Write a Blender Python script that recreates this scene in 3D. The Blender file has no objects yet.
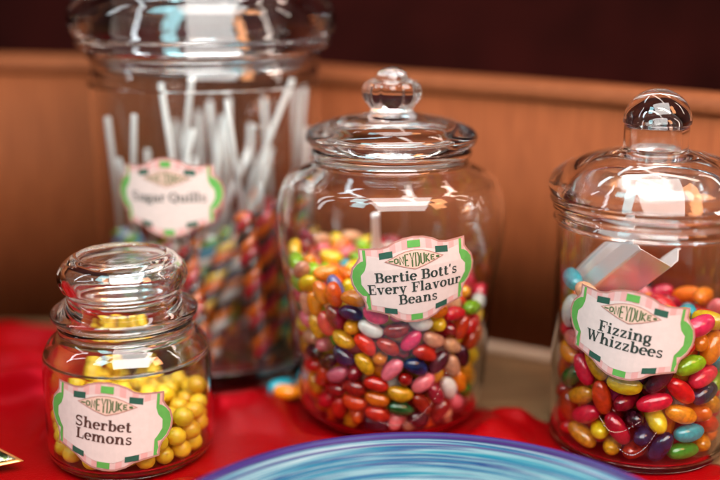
import bpy, bmesh, math, random
from mathutils import Vector, Matrix, Quaternion
S = bpy.context.scene
COL = S.collection
U = 0.01                       # everything below is measured in centimetres
PI = math.pi

# ------------------------------------------------------------------ camera, world, lamps, exposure
cam_d = bpy.data.cameras.new('camera'); cam = bpy.data.objects.new('camera', cam_d); COL.objects.link(cam)
CAM_H, PITCH = 24.5, math.radians(14)
cam.location = (0, 0, CAM_H*U); cam.rotation_euler = (PI/2-PITCH, 0, 0)
cam_d.lens = 50; cam_d.sensor_width = 36; cam_d.clip_start = 0.01; cam_d.clip_end = 50
cam_d.dof.use_dof = True; cam_d.dof.focus_distance = 0.512; cam_d.dof.aperture_fstop = 1.9
S.camera = cam

W = bpy.data.worlds.new('World'); S.world = W; W.use_nodes = True
bg = W.node_tree.nodes['Background']; bg.inputs[0].default_value = (0.60, 0.42, 0.34, 1); bg.inputs[1].default_value = 0.20

wt = W.node_tree; wtc = wt.nodes.new('ShaderNodeTexCoord'); wsp = wt.nodes.new('ShaderNodeSeparateXYZ'); wrp = wt.nodes.new('ShaderNodeValToRGB')
wt.links.new(wtc.outputs['Generated'], wsp.inputs[0]); wt.links.new(wsp.outputs[2], wrp.inputs['Fac']); wt.links.new(wrp.outputs['Color'], bg.inputs[0])
wrp.color_ramp.elements[0].position = 0.25; wrp.color_ramp.elements[0].color = (0.55, 0.42, 0.36, 1)
wrp.color_ramp.elements[1].position = 0.75; wrp.color_ramp.elements[1].color = (0.75, 0.68, 0.64, 1)

def area(name, loc, target, sx, sy, power, color):
    d = bpy.data.lights.new(name, 'AREA'); d.shape = 'RECTANGLE'; d.size = sx; d.size_y = sy; d.energy = power; d.color = color
    o = bpy.data.objects.new(name, d); COL.objects.link(o); o.location = loc
    o.rotation_euler = (Vector(target)-Vector(loc)).to_track_quat('-Z', 'Y').to_euler()
    return o
area('window_light', (0.16, -0.10, 0.98), (0.08, 0.50, 0.05), 0.95, 0.80, 32, (1.0, 0.96, 0.92))
area('warm_fringe_light', (0.84, -0.05, 0.92), (0.1, 0.5, 0.05), 0.26, 0.42, 7, (1.0, 0.42, 0.18))  # added beside the main light to give the glass orange fringes
area('cool_fringe_light', (-0.52, -0.05, 0.96), (-0.05, 0.5, 0.05), 0.26, 0.42, 5.5, (0.45, 0.92, 1.0))  # added on the other side for cyan fringes in the glass
for n_, (lx, ly, lz, sx, sy, pw, lc) in enumerate(((0.20, 0.60, 1.10, 0.90, 0.06, 2.2, (1, .95, .9)), (-0.25, 0.86, 1.05, 0.60, 0.05, 1.5, (.7, .92, 1)), (0.45, 0.95, 0.95, 0.35, 0.05, 1.0, (1, .72, .6)), (-0.95, 0.40, 0.75, 0.05, 0.6, 1.6, (.85, .95, 1)), (1.05, 0.55, 0.75, 0.05, 0.6, 1.6, (1, .85, .75)))):
    area('streak_light', (lx, ly, lz), (lx*.1, 0.55, 0.1), sx, sy, pw, lc)  # narrow lights added so the glass lids catch thin streaks
S.view_settings.view_transform = 'Standard'; S.view_settings.look = 'None'
S.view_settings.exposure = 0.12; S.view_settings.gamma = 1
S.render.engine = 'CYCLES'
cy = S.cycles
cy.use_denoising = True
cy.max_bounces = 20; cy.transmission_bounces = 18; cy.glossy_bounces = 8; cy.diffuse_bounces = 4; cy.transparent_max_bounces = 16
cy.caustics_refractive = True; cy.caustics_reflective = True; cy.blur_glossy = 0.6; cy.sample_clamp_indirect = 20

# ------------------------------------------------------------------ helpers
def link(o, parent=None):
    COL.objects.link(o)
    if parent: o.parent = parent
    return o
def tag(o, label=None, cat=None, group=None, kind=None):
    if label: o['label'] = label
    if cat: o['category'] = cat
    if group: o['group'] = group
    if kind: o['kind'] = kind
    return o
def build(name, bm, mats, parent=None, loc=None, smooth=True):
    me = bpy.data.meshes.new(name); bm.to_mesh(me); bm.free()
    if smooth:
        for p in me.polygons: p.use_smooth = True
    for m in (mats if isinstance(mats, (list, tuple)) else [mats]): me.materials.append(m)
    o = bpy.data.objects.new(name, me); link(o, parent)
    if loc is not None: o.location = [c*U for c in loc]
    return o
def empty(name, loc=(0, 0, 0)):
    o = bpy.data.objects.new(name, None); link(o); o.location = [c*U for c in loc]; o.empty_display_size = 0.01
    return o
def catmull(pts, n):
    """smooth (r,h) profile; a point given with a third value is a hard corner"""
    out = []
    L = len(pts)
    for i in range(L-1):
        p1, p2 = pts[i], pts[i+1]
        p0 = pts[i-1] if i > 0 and len(p1) < 3 else p1
        p3 = pts[i+2] if i+2 < L and len(p2) < 3 else p2
        for k in range(n):
            t = k/n
            q = []
            for a in (0, 1):
                q.append(0.5*((2*p1[a])+(-p0[a]+p2[a])*t+(2*p0[a]-5*p1[a]+4*p2[a]-p3[a])*t*t+(-p0[a]+3*p1[a]-3*p2[a]+p3[a])*t**3))
            out.append((max(q[0], 0), q[1]))
    out.append(pts[-1][:2])
    return out
def revolve(prof, n=112, mod=None, sub=4):
    pts = catmull(prof, sub) if sub > 1 else [p[:2] for p in prof]
    bm = bmesh.new(); rings = []
    for r, h in pts:
        if r < 1e-4: rings.append([bm.verts.new((0, 0, h*U))])
        else:
            ring = []
            for i in range(n):
                a = 2*PI*i/n; rr = r*(mod(r, h, a) if mod else 1)
                ring.append(bm.verts.new((rr*math.cos(a)*U, rr*math.sin(a)*U, h*U)))
            rings.append(ring)
    for a, b in zip(rings, rings[1:]):
        if len(a) == 1 and len(b) == 1: continue
        for i in range(n):
            j = (i+1) % n
            if len(a) == 1: bm.faces.new((a[0], b[j], b[i]))
            elif len(b) == 1: bm.faces.new((a[i], a[j], b[0]))
            else: bm.faces.new((a[i], a[j], b[j], b[i]))
    bmesh.ops.recalc_face_normals(bm, faces=bm.faces)
    return bm

def nodes(name):
    m = bpy.data.materials.new(name); m.use_nodes = True
    nt = m.node_tree; b = nt.nodes['Principled BSDF']
    return m, nt, b
def N(nt, t, **kw):
    n = nt.nodes.new(t)
    for k, v in kw.items():
        if hasattr(n, k): setattr(n, k, v)
        else: n.inputs[k].default_value = v
    return n
def ramp(nt, stops, interp='LINEAR'):
    r = nt.nodes.new('ShaderNodeValToRGB'); cr = r.color_ramp; cr.interpolation = interp
    while len(cr.elements) < len(stops): cr.elements.new(0.5)
    for e, (p, c) in zip(cr.elements, stops): e.position = p; e.color = (*c, 1)
    return r
def plain(name, col, rough=0.5, spec=0.5, metal=0.0, coat=0.0, noise=0.0, nscale=300, bump=0.0):
    m, nt, b = nodes(name)
    b.inputs['Roughness'].default_value = rough; b.inputs['Metallic'].default_value = metal
    b.inputs['Specular IOR Level'].default_value = spec; b.inputs['Coat Weight'].default_value = coat
    b.inputs['Coat Roughness'].default_value = 0.08
    tc = N(nt, 'ShaderNodeTexCoord'); tex = N(nt, 'ShaderNodeTexNoise', Scale=nscale, Detail=3.0)
    nt.links.new(tc.outputs['Object'], tex.inputs['Vector'])
    lo = tuple(c*(1-noise) for c in col); hi = tuple(min(1, c*(1+noise)) for c in col)
    r = ramp(nt, [(0.3, lo), (0.7, hi)]); nt.links.new(tex.outputs['Fac'], r.inputs['Fac'])
    nt.links.new(r.outputs['Color'], b.inputs['Base Color'])
    if bump:
        bp = N(nt, 'ShaderNodeBump', Strength=bump, Distance=0.0006)
        nt.links.new(tex.outputs['Fac'], bp.inputs['Height']); nt.links.new(bp.outputs['Normal'], b.inputs['Normal'])
    return m

def glass(name, tint=(0.985, 0.99, 0.985), ior=1.46, wob=0.02):
    m, nt, b = nodes(name)
    b.inputs['Base Color'].default_value = (*tint, 1); b.inputs['Roughness'].default_value = 0.0
    b.inputs['IOR'].default_value = ior; b.inputs['Transmission Weight'].default_value = 1.0
    tc = N(nt, 'ShaderNodeTexCoord'); tex = N(nt, 'ShaderNodeTexNoise', Scale=28.0, Detail=1.0)
    nt.links.new(tc.outputs['Object'], tex.inputs['Vector'])
    bp = N(nt, 'ShaderNodeBump', Strength=wob, Distance=0.01)
    nt.links.new(tex.outputs['Fac'], bp.inputs['Height']); nt.links.new(bp.outputs['Normal'], b.inputs['Normal'])
    return m
GLASS = glass('clear_glass')
GLASS_LID = glass('lid_glass', wob=0.14)

# ------------------------------------------------------------------ the setting: table, wall, panel, cloth
def wood_mat(name, c0, c1, c2, rough, stretch, bump=0.15):
    m, nt, b = nodes(name)
    tc = N(nt, 'ShaderNodeTexCoord'); mp = N(nt, 'ShaderNodeMapping'); mp.inputs['Scale'].default_value = stretch
    nt.links.new(tc.outputs['Object'], mp.inputs['Vector'])
    n1 = N(nt, 'ShaderNodeTexNoise', Scale=6.0, Detail=8.0, Roughness=0.62); n1.inputs['Distortion'].default_value = 0.6
    nt.links.new(mp.outputs['Vector'], n1.inputs['Vector'])
    r = ramp(nt, [(0.28, c0), (0.5, c1), (0.75, c2)]); nt.links.new(n1.outputs['Fac'], r.inputs['Fac'])
    n2 = N(nt, 'ShaderNodeTexNoise', Scale=1.2, Detail=3.0); nt.links.new(tc.outputs['Object'], n2.inputs['Vector'])
    mx = N(nt, 'ShaderNodeMix', data_type='RGBA', blend_type='MULTIPLY'); mx.inputs[0].default_value = 0.5
    r2 = ramp(nt, [(0.3, (0.6, 0.6, 0.6)), (0.7, (1.0, 1.0, 1.0))]); nt.links.new(n2.outputs['Fac'], r2.inputs['Fac'])
    nt.links.new(r.outputs['Color'], mx.inputs[6]); nt.links.new(r2.outputs['Color'], mx.inputs[7])
    nt.links.new(mx.outputs[2], b.inputs['Base Color'])
    b.inputs['Roughness'].default_value = rough+0.12; b.inputs['Specular IOR Level'].default_value = 0.08
    bp = N(nt, 'ShaderNodeBump', Strength=bump, Distance=0.001)
    nt.links.new(n1.outputs['Fac'], bp.inputs['Height']); nt.links.new(bp.outputs['Normal'], b.inputs['Normal'])
    return m
M_TABLE = wood_mat('table_wood', (0.09, 0.044, 0.02), (0.15, 0.078, 0.036), (0.2, 0.11, 0.05), 0.45, (3, 40, 40))
M_PANEL = wood_mat('panel_wood', (0.115, 0.029, 0.009), (0.17, 0.044, 0.0135), (0.22, 0.062, 0.020), 0.55, (60, 60, 4))
M_TRIM = wood_mat('trim_wood', (0.13, 0.036, 0.012), (0.165, 0.047, 0.016), (0.20, 0.059, 0.021), 0.45, (8, 60, 60))
M_STRIP = wood_mat('strip_wood', (0.30, 0.19, 0.13), (0.38, 0.26, 0.18), (0.45, 0.33, 0.25), 0.35, (8, 60, 60))
M_MAROON = plain('maroon_leather', (0.017, 0.0019, 0.0014), 0.85, 0.05, noise=0.35, nscale=14, bump=0.2)

def box_bm(x0, x1, y0, y1, z0, z1):
    bm = bmesh.new(); bmesh.ops.create_cube(bm, size=1)
    for v in bm.verts:
        v.co = Vector(((x0+x1)/2+v.co.x*(x1-x0), (y0+y1)/2+v.co.y*(y1-y0), (z0+z1)/2+v.co.z*(z1-z0)))*U
    return bm
tag(build('table_top', box_bm(-140, 140, -30, 100, -4, 0), M_TABLE, smooth=False), kind='structure')
tag(build('back_wall', box_bm(-220, 220, 124, 130, -60, 160), M_MAROON, smooth=False), kind='structure')

SEAM = [(-100, 73.5), (-60, 72.8), (-25, 72.7), (-10, 73.0), (0, 70.2), (11, 65.3), (22, 58.6), (45, 44), (80, 20)]
TOPH = [21.2, 20.7, 20.05, 19.7, 19.2, 18.85, 18.5, 17.8, 17.0]
def seam_pts(n=8):
    P = catmull([(x+1000, y) for x, y in SEAM], n); Hh = catmull([(h, 0) for h in TOPH], n)
    return [(p[0]-1000, p[1], h[0]) for p, h in zip(P, Hh)]
def sweep_wall(section, start=-999):
    """section: list of (offset behind the face, height or 'T'+dh) run along the curved seam"""
    bm = bmesh.new(); P = [p for p in seam_pts() if p[0] > start]; rows = []
    for i, (x, y, ht) in enumerate(P):
        a = P[max(i-1, 0)]; b = P[min(i+1, len(P)-1)]
        t = Vector((b[0]-a[0], b[1]-a[1])).normalized(); nrm = Vector((-t.y, t.x))
        rows.append([bm.verts.new(Vector((x+nrm.x*o, y+nrm.y*o, (h if not top else ht+h)))*U) for o, h, top in section])
    k = len(section)
    for r0, r1 in zip(rows, rows[1:]):
        for i in range(k):
            j = (i+1) % k
            bm.faces.new((r0[i], r1[i], r1[j], r0[j]))
    bm.faces.new(rows[0]); bm.faces.new(rows[-1][::-1])
    bmesh.ops.recalc_face_normals(bm, faces=bm.faces)
    return bm
panel = build('wood_panel', sweep_wall([(0, 0.02, 0), (0, -1.25, 1), (2.0, -1.25, 1), (2.0, 0.02, 0)]), M_PANEL)
tag(panel, 'curved reddish brown wooden panel standing behind the candy jars', 'panel')
trim_sec = [(-0.12, -1.24, 1), (-0.25, -1.05, 1), (-0.18, -0.55, 1), (0.12, -0.16, 1), (0.6, 0, 1), (2.1, 0, 1), (2.3, -0.3, 1), (2.1, -1.24, 1)]
build('top_rail', sweep_wall(trim_sec), M_TRIM, panel)
build('base_strip', sweep_wall(start=-7, section=[(-0.05, 0.01, 0), (-0.55, 0.01, 0), (-0.5, 0.35, 0), (-0.3, 0.62, 0), (-0.05, 0.7, 0)]), M_STRIP, panel)

JARS = {'small': (-12.45, 50.5), 'mid': (1.76, 55.7), 'right': (15.42, 51.8), 'big': (-9.9, 64.8)}
FOOT = {'small': 4.4, 'mid': 4.8, 'right': 4.8, 'big': 7.3}
PLATE = (2.7, 33.9)
rnd = random.Random(11)

# the red cloth: a grid whose far edge runs diagonally across the table
M_CLOTH, nt, b = nodes('red_satin')
b.inputs['Base Color'].default_value = (0.185, 0.0002, 0.0012, 1); b.inputs['Roughness'].default_value = 0.3; b.inputs['Specular IOR Level'].default_value = 0.55; b.inputs['Specular Tint'].default_value = (1, 0.025, 0.06, 1)
b.inputs['Sheen Weight'].default_value = 0.0; b.inputs['Sheen Tint'].default_value = (1, 0.2, 0.25, 1)
tc = N(nt, 'ShaderNodeTexCoord')
wv = N(nt, 'ShaderNodeTexNoise', Scale=900.0, Detail=2.0); nt.links.new(tc.outputs['Object'], wv.inputs['Vector'])
wr = N(nt, 'ShaderNodeTexNoise', Scale=22.0, Detail=3.0); nt.links.new(tc.outputs['Object'], wr.inputs['Vector'])
ad = N(nt, 'ShaderNodeMath', operation='MULTIPLY_ADD'); ad.inputs[1].default_value = 6.0
nt.links.new(wr.outputs['Fac'], ad.inputs[0]); nt.links.new(wv.outputs['Fac'], ad.inputs[2])
bp = N(nt, 'ShaderNodeBump', Strength=0.35, Distance=0.0007)
nt.links.new(ad.outputs[0], bp.inputs['Height']); nt.links.new(bp.outputs['Normal'], b.inputs['Normal'])
EDGE = [(-90, 70), (-45, 69.6), (-27, 68.8), (-19, 67.6), (-10, 63.0), (0, 58.9), (7.8, 55.6), (11.2, 54.0), (13.5, 51.5), (19.5, 48.2), (30, 44), (60, 34)]
def edge_y(x):
    for (x0, y0), (x1, y1) in zip(EDGE, EDGE[1:]):
        if x0 <= x <= x1: return y0+(y1-y0)*(x-x0)/(x1-x0)
    return EDGE[-1][1]
def sstep(a, b_, x):
    t = min(1, max(0, (x-a)/(b_-a))); return t*t*(3-2*t)
def cloth_h(x, y):
    d = 99
    for k, (jx, jy) in JARS.items(): d = min(d, math.hypot(x-jx, y-jy)-FOOT[k]-0.3)
    d = min(d, math.hypot(x-PLATE[0], y-PLATE[1])-9.5)
    free = sstep(0.1, 1.5, d)
    e = edge_y(x)-y
    f = 0.30*math.sin(x*0.55+y*0.32+1.0*math.sin(y*0.23))+0.22*math.sin(x*0.31-y*0.62+0.8)+0.12*math.sin(x*1.3+y*0.7)
    f = max(f+0.15, 0)*1.25
    roll = 0.55*math.exp(-((e-0.9)/0.8)**2)*(0.6+0.4*math.sin(x*0.8))
    pile = 0.8*math.exp(-((e-1.6)/1.6)**2)*sstep(-16, -22, x)*(0.75+0.25*math.sin(x*0.5))
    fold2 = 1.5*math.exp(-((y-(60.5-0.12*(x+20)))/1.3)**2)*sstep(-17, -20, x)
    fold3 = 1.5*math.exp(-((y-(57.6-0.10*(x+20)+0.5*math.sin(x*0.35)))/0.62)**2)*sstep(-17.2, -18.6, x)
    fold4 = 0.6*math.exp(-((y-(55.0+0.45*(x+8.3)))/0.55)**2)*sstep(-5.2, -6.6, x)*sstep(-11.5, -9.8, x)
    return 0.12+free*(f+roll+pile+fold2+fold3+fold4)
bm = bmesh.new(); nx, ny = 300, 300; grid = []
for i in range(nx+1):
    x = -60+100*(i/nx)
    row = []
    for j in range(ny+1):
        t = j/ny; y = -8+(edge_y(x)+8)*t
        yy = y+(0.25*math.sin(x*1.1)+0.15*math.sin(x*2.7) if j == ny else 0)
        row.append(bm.verts.new(Vector((x, yy, cloth_h(x, y)-(0.1 if j == ny else 0)))*U))
    grid.append(row)
for i in range(nx):
    for j in range(ny): bm.faces.new((grid[i][j], grid[i+1][j], grid[i+1][j+1], grid[i][j+1]))
cloth = build('tablecloth', bm, M_CLOTH)
md = cloth.modifiers.new('thick', 'SOLIDIFY'); md.thickness = 0.0008; md.offset = -1
tag(cloth, 'rumpled bright red satin cloth spread under the jars and plate', 'tablecloth')

# ------------------------------------------------------------------ paper labels
M_BORDER = plain('label_outline_ink', (0.36, 0.16, 0.13), 0.6, noise=0.1)
M_PINK = plain('label_pink', (0.56, 0.28, 0.26), 0.6, noise=0.05)
M_PALE = plain('label_pale_pink', (0.55, 0.37, 0.345), 0.6, noise=0.05)
M_CREAM = plain('label_cream', (0.57, 0.46, 0.425), 0.6, noise=0.04)
M_GREEN = plain('label_green', (0.085, 0.30, 0.055), 0.6, noise=0.08)
M_DARK = plain('label_dark_green', (0.012, 0.07, 0.045), 0.6, noise=0.1)
M_INK = plain('label_ink', (0.016, 0.03, 0.024), 0.6)
M_INK_BROWN = plain('label_brown_ink', (0.06, 0.025, 0.018), 0.6)
M_OLIVE = plain('label_olive_ink', (0.05, 0.10, 0.03), 0.6)
M_ROSE = plain('label_rose', (0.60, 0.40, 0.32), 0.6, noise=0.05)

TH, TK = 0.06, 0.155           # thin and thick pen widths
def arc(cx, cy_, rx, ry, a0, a1, n=14):
    return [(cx+rx*math.cos(math.radians(a0+(a1-a0)*i/n)), cy_+ry*math.sin(math.radians(a0+(a1-a0)*i/n))) for i in range(n+1)]
def stem(x, y0, y1): return ('w', [(x, y0), (x, y1)], TK)
def bar(x0, x1, y, w=None): return ('w', [(x0, y), (x1, y)], w or 0.06)
def foot(x, y, l=0.13, r=0.13): return bar(x-l, x+r, y+0.03 if y < 0.3 else y-0.03)
X = 0.5
G = {
 'o': (0.54, [('c', arc(.26, .25, .185, .225, 0, 360, 26))]),
 'e': (0.50, [bar(.08, .43, .27), ('c', arc(.25, .25, .18, .225, 0, 318, 22))]),
 'b': (0.57, [stem(.14, .0, .75), foot(.14, .75, .13, 0), ('c', arc(.30, .25, .165, .225, 140, -140, 20))]),
 'h': (0.64, [stem(.15, 0, .75), foot(.15, 0), foot(.15, .75, .13, 0), ('c', arc(.33, .31, .14, .165, 170, 0, 12)), stem(.475, 0, .33), foot(.475, 0, .11, .13)]),
 'n': (0.64, [stem(.15, 0, X), foot(.15, 0), foot(.15, X, .13, 0), ('c', arc(.33, .31, .14, .165, 170, 0, 12)), stem(.475, 0, .33), foot(.475, 0, .11, .13)]),
 'm': (0.94, [stem(.15, 0, X), foot(.15, 0), foot(.15, X, .13, 0), ('c', arc(.32, .31, .13, .165, 170, 0, 12)), stem(.46, 0, .33), foot(.46, 0, .1, .1), ('c', arc(.63, .31, .13, .165, 170, 0, 12)), stem(.77, 0, .33), foot(.77, 0, .1, .13)]),
 'r': (0.47, [stem(.15, 0, X), foot(.15, 0, .13, .16), foot(.15, X, .13, 0), ('c', arc(.32, .31, .14, .16, 170, 60, 8)), ('w', [(.37, .36), (.43, .45)], .11)]),
 't': (0.40, [stem(.17, .1, .64), bar(.04, .34, .47), ('c', arc(.27, .12, .1, .1, 180, 330, 10))]),
 'l': (0.33, [stem(.16, 0, .75), foot(.16, 0), foot(.16, .75, .13, 0)]),
 'i': (0.33, [stem(.16, 0, X), foot(.16, 0), foot(.16, X, .13, 0), ('w', [(.09, .655), (.23, .655)], .13)]),
 's': (0.46, [('w', arc(.23, .365, .13, .10, 30, 250, 12)+arc(.23, .13, .14, .105, 80, -150, 12), .085), ('w', [(.355, .36), (.355, .49)], .05), ('w', [(.085, .01), (.085, .15)], .05)]),
 'v': (0.56, [('w', [(.12, .47), (.28, .0)], .135), ('w', [(.28, .02), (.43, .47)], .06), bar(0, .25, .47), bar(.33, .54, .47)]),
 'y': (0.56, [('w', [(.12, .47), (.28, .02)], .135), ('w', [(.43, .47), (.25, -.1), (.17, -.18), (.08, -.14)], .06), bar(0, .25, .47), bar(.33, .54, .47)]),
 'a': (0.56, [('c', [(.09, .38), (.14, .44), (.22, .47), (.31, .44), (.36, .35), (.36, .1), (.42, .03), (.53, .05)]), ('c', arc(.23, .14, .15, .125, 60, 400, 18))]),
 'u': (0.64, [stem(.15, .14, X), foot(.15, X, .13, 0), ('c', arc(.30, .17, .15, .15, 180, 330, 12)), stem(.47, 0, X), foot(.47, X, .13, 0), foot(.47, 0, 0, .13)]),
 'z': (0.48, [bar(.06, .42, .46, .07), bar(.05, .43, .035, .07), ('w', [(.37, .44), (.11, .05)], .12), ('w', [(.08, .34), (.08, .48)], .05), ('w', [(.41, .02), (.41, .17)], .05)]),
 'g': (0.54, [('c', arc(.23, .28, .155, .19, 0, 360, 22)), ('c', [(.10, .12), (.09, .05), (.18, .02), (.36, .01), (.43, -.06), (.40, -.16), (.25, -.2), (.1, -.17), (.07, -.09), (.14, 0)]), ('w', [(.33, .42), (.47, .46)], .07)]),
 "'": (0.22, [('w', [(.1, .74), (.1, .66), (.07, .54)], .09)]),
 ' ': (0.27, []),
 'S': (0.62, [('w', arc(.3, .53, .19, .155, 30, 255, 14)+arc(.3, .2, .2, .165, 80, -150, 14), .105), ('w', [(.49, .52), (.49, .72)], .05), ('w', [(.09, .0), (.09, .22)], .05)]),
 'L': (0.64, [stem(.2, 0, .72), foot(.2, .72, .16, .16), bar(.04, .58, .03), ('w', [(.56, .01), (.56, .24)], .05)]),
 'B': (0.68, [stem(.19, 0, .72), bar(.03, .4, .69), bar(.03, .4, .03), bar(.2, .4, .375), ('c', arc(.38, .53, .15, .155, 90, -90, 12)), ('c', arc(.39, .2, .18, .165, 90, -90, 12))]),
 'E': (0.66, [stem(.2, 0, .72), bar(.04, .58, .69), bar(.04, .6, .03), bar(.2, .42, .37), ('w', [(.56, .5), (.56, .71)], .05), ('w', [(.58, .01), (.58, .23)], .05), ('w', [(.42, .27), (.42, .47)], .05)]),
 'F': (0.62, [stem(.2, 0, .72), bar(.04, .58, .69), foot(.2, 0, .16, .18), bar(.2, .42, .36), ('w', [(.56, .5), (.56, .71)], .05), ('w', [(.42, .26), (.42, .46)], .05)]),
 'W': (0.98, [('w', [(.14, .7), (.31, 0)], .135), ('w', [(.31, .03), (.47, .66)], .06), ('w', [(.45, .7), (.64, 0)], .135), ('w', [(.64, .03), (.82, .7)], .06), bar(0, .28, .69), bar(.34, .56, .69), bar(.7, .96, .69)]),
 'Q': (0.74, [('c', arc(.36, .36, .27, .335, 0, 360, 28)), ('w', [(.33, .12), (.42, .02), (.6, -.1)], .1)]),
}
EM = {   # narrow block capitals for the little banner
 'H': [[(.1, 0), (.1, 1)], [(.6, 0), (.6, 1)], [(.1, .5), (.6, .5)]],
 'O': [[(.1, .15), (.1, .85), (.35, 1), (.6, .85), (.6, .15), (.35, 0), (.1, .15)]],
 'N': [[(.1, 0), (.1, 1), (.6, 0), (.6, 1)]],
 'E': [[(.6, 0), (.1, 0), (.1, 1), (.6, 1)], [(.1, .5), (.5, .5)]],
 'Y': [[(.05, 1), (.35, .5), (.65, 1)], [(.35, .5), (.35, 0)]],
 'D': [[(.1, 0), (.1, 1), (.45, .95), (.62, .7), (.62, .3), (.45, .05), (.1, 0)]],
 'U': [[(.1, 1), (.1, .15), (.35, 0), (.6, .15), (.6, 1)]],
 'K': [[(.1, 0), (.1, 1)], [(.6, 1), (.12, .5), (.62, 0)]],
 'S': [[(.6, .85), (.35, 1), (.1, .85), (.12, .6), (.58, .4), (.6, .15), (.35, 0), (.1, .15)]],
}
def ribbon(pts, width):
    """stroke outline as quads; width None = broad pen (thick when it runs upright)"""
    quads = []; L = []
    closed = len(pts) > 3 and math.dist(pts[0], pts[-1]) < 1e-6
    n = len(pts)
    for i, p in enumerate(pts):
        a = pts[i-1] if i > 0 else (pts[-2] if closed else p); c = pts[i+1] if i < n-1 else (pts[1] if closed else p)
        dx, dy = c[0]-a[0], c[1]-a[1]; l = math.hypot(dx, dy) or 1
        w = width if width else TH+(TK-TH)*abs(dy/l)**1.3
        L.append(((p[0]-dy/l*w/2, p[1]+dx/l*w/2), (p[0]+dy/l*w/2, p[1]-dx/l*w/2)))
    for (a, b_), (c, d) in zip(L, L[1:]): quads.append([b_, d, c, a])
    return quads
def text_polys(line, size, cx, base):
    w = sum(G[ch][0] for ch in line)*size; x = cx-w/2; out = []
    for ch in line:
        adv, strokes = G[ch]
        for k, s in enumerate(strokes):
            qs = ribbon(s[1], s[2] if s[0] == 'w' else None)
            out.append((k, [[(x+px*size, base+py*size) for px, py in q] for q in qs]))
        x += adv*size
    return out
HALF = [(0, .69), (.15, .675), (.29, .63), (.39, .572), (.5, .548), (.83, .555), (.83, .41), (.875, .34), (.955, .25), (1, .11), (.99, -.02), (.93, -.15), (.845, -.24), (.815, -.32), (.81, -.45), (.6, -.495), (.44, -.55), (.33, -.63), (.18, -.69), (0, -.71)]
def mirror(half): return half+[(-u, v) for u, v in reversed(half) if abs(u) > 1e-6]
def shrink(poly, d):
    n = len(poly); out = []
    for i in range(n):
        a, p, c = poly[i-1], poly[i], poly[(i+1) % n]
        t1 = Vector((p[0]-a[0], p[1]-a[1])).normalized(); t2 = Vector((c[0]-p[0], c[1]-p[1])).normalized()
        n1 = Vector((t1.y, -t1.x)); n2 = Vector((t2.y, -t2.x)); m = n1+n2
        m = m/max(m.length_squared/2, 0.35) if m.length > 1e-6 else n1
        out.append((p[0]+m.x*d, p[1]+m.y*d))
    return out
PANEL = mirror([(0, .50), (.16, .49), (.30, .455), (.5, .40), (.70, .44), (.72, .30), (.755, .2), (.825, .12), (.83, -.02), (.77, -.12), (.71, -.2), (.70, -.36), (.52, -.40), (.38, -.44), (.26, -.52), (.15, -.56), (0, -.575)])
LENS = mirror([(0, .47), (.12, .457), (.23, .42), (.31, .38), (.42, .33), (.31, .29), (.17, .235), (.07, .205), (0, .185)])
LOBE = [(.735, .36), (.80, .345), (.87, .295), (.935, .215), (.965, .10), (.955, -.01), (.90, -.125), (.83, -.2), (.735, -.22)]
SC = 3.42                       # half the label's width in cm
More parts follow.
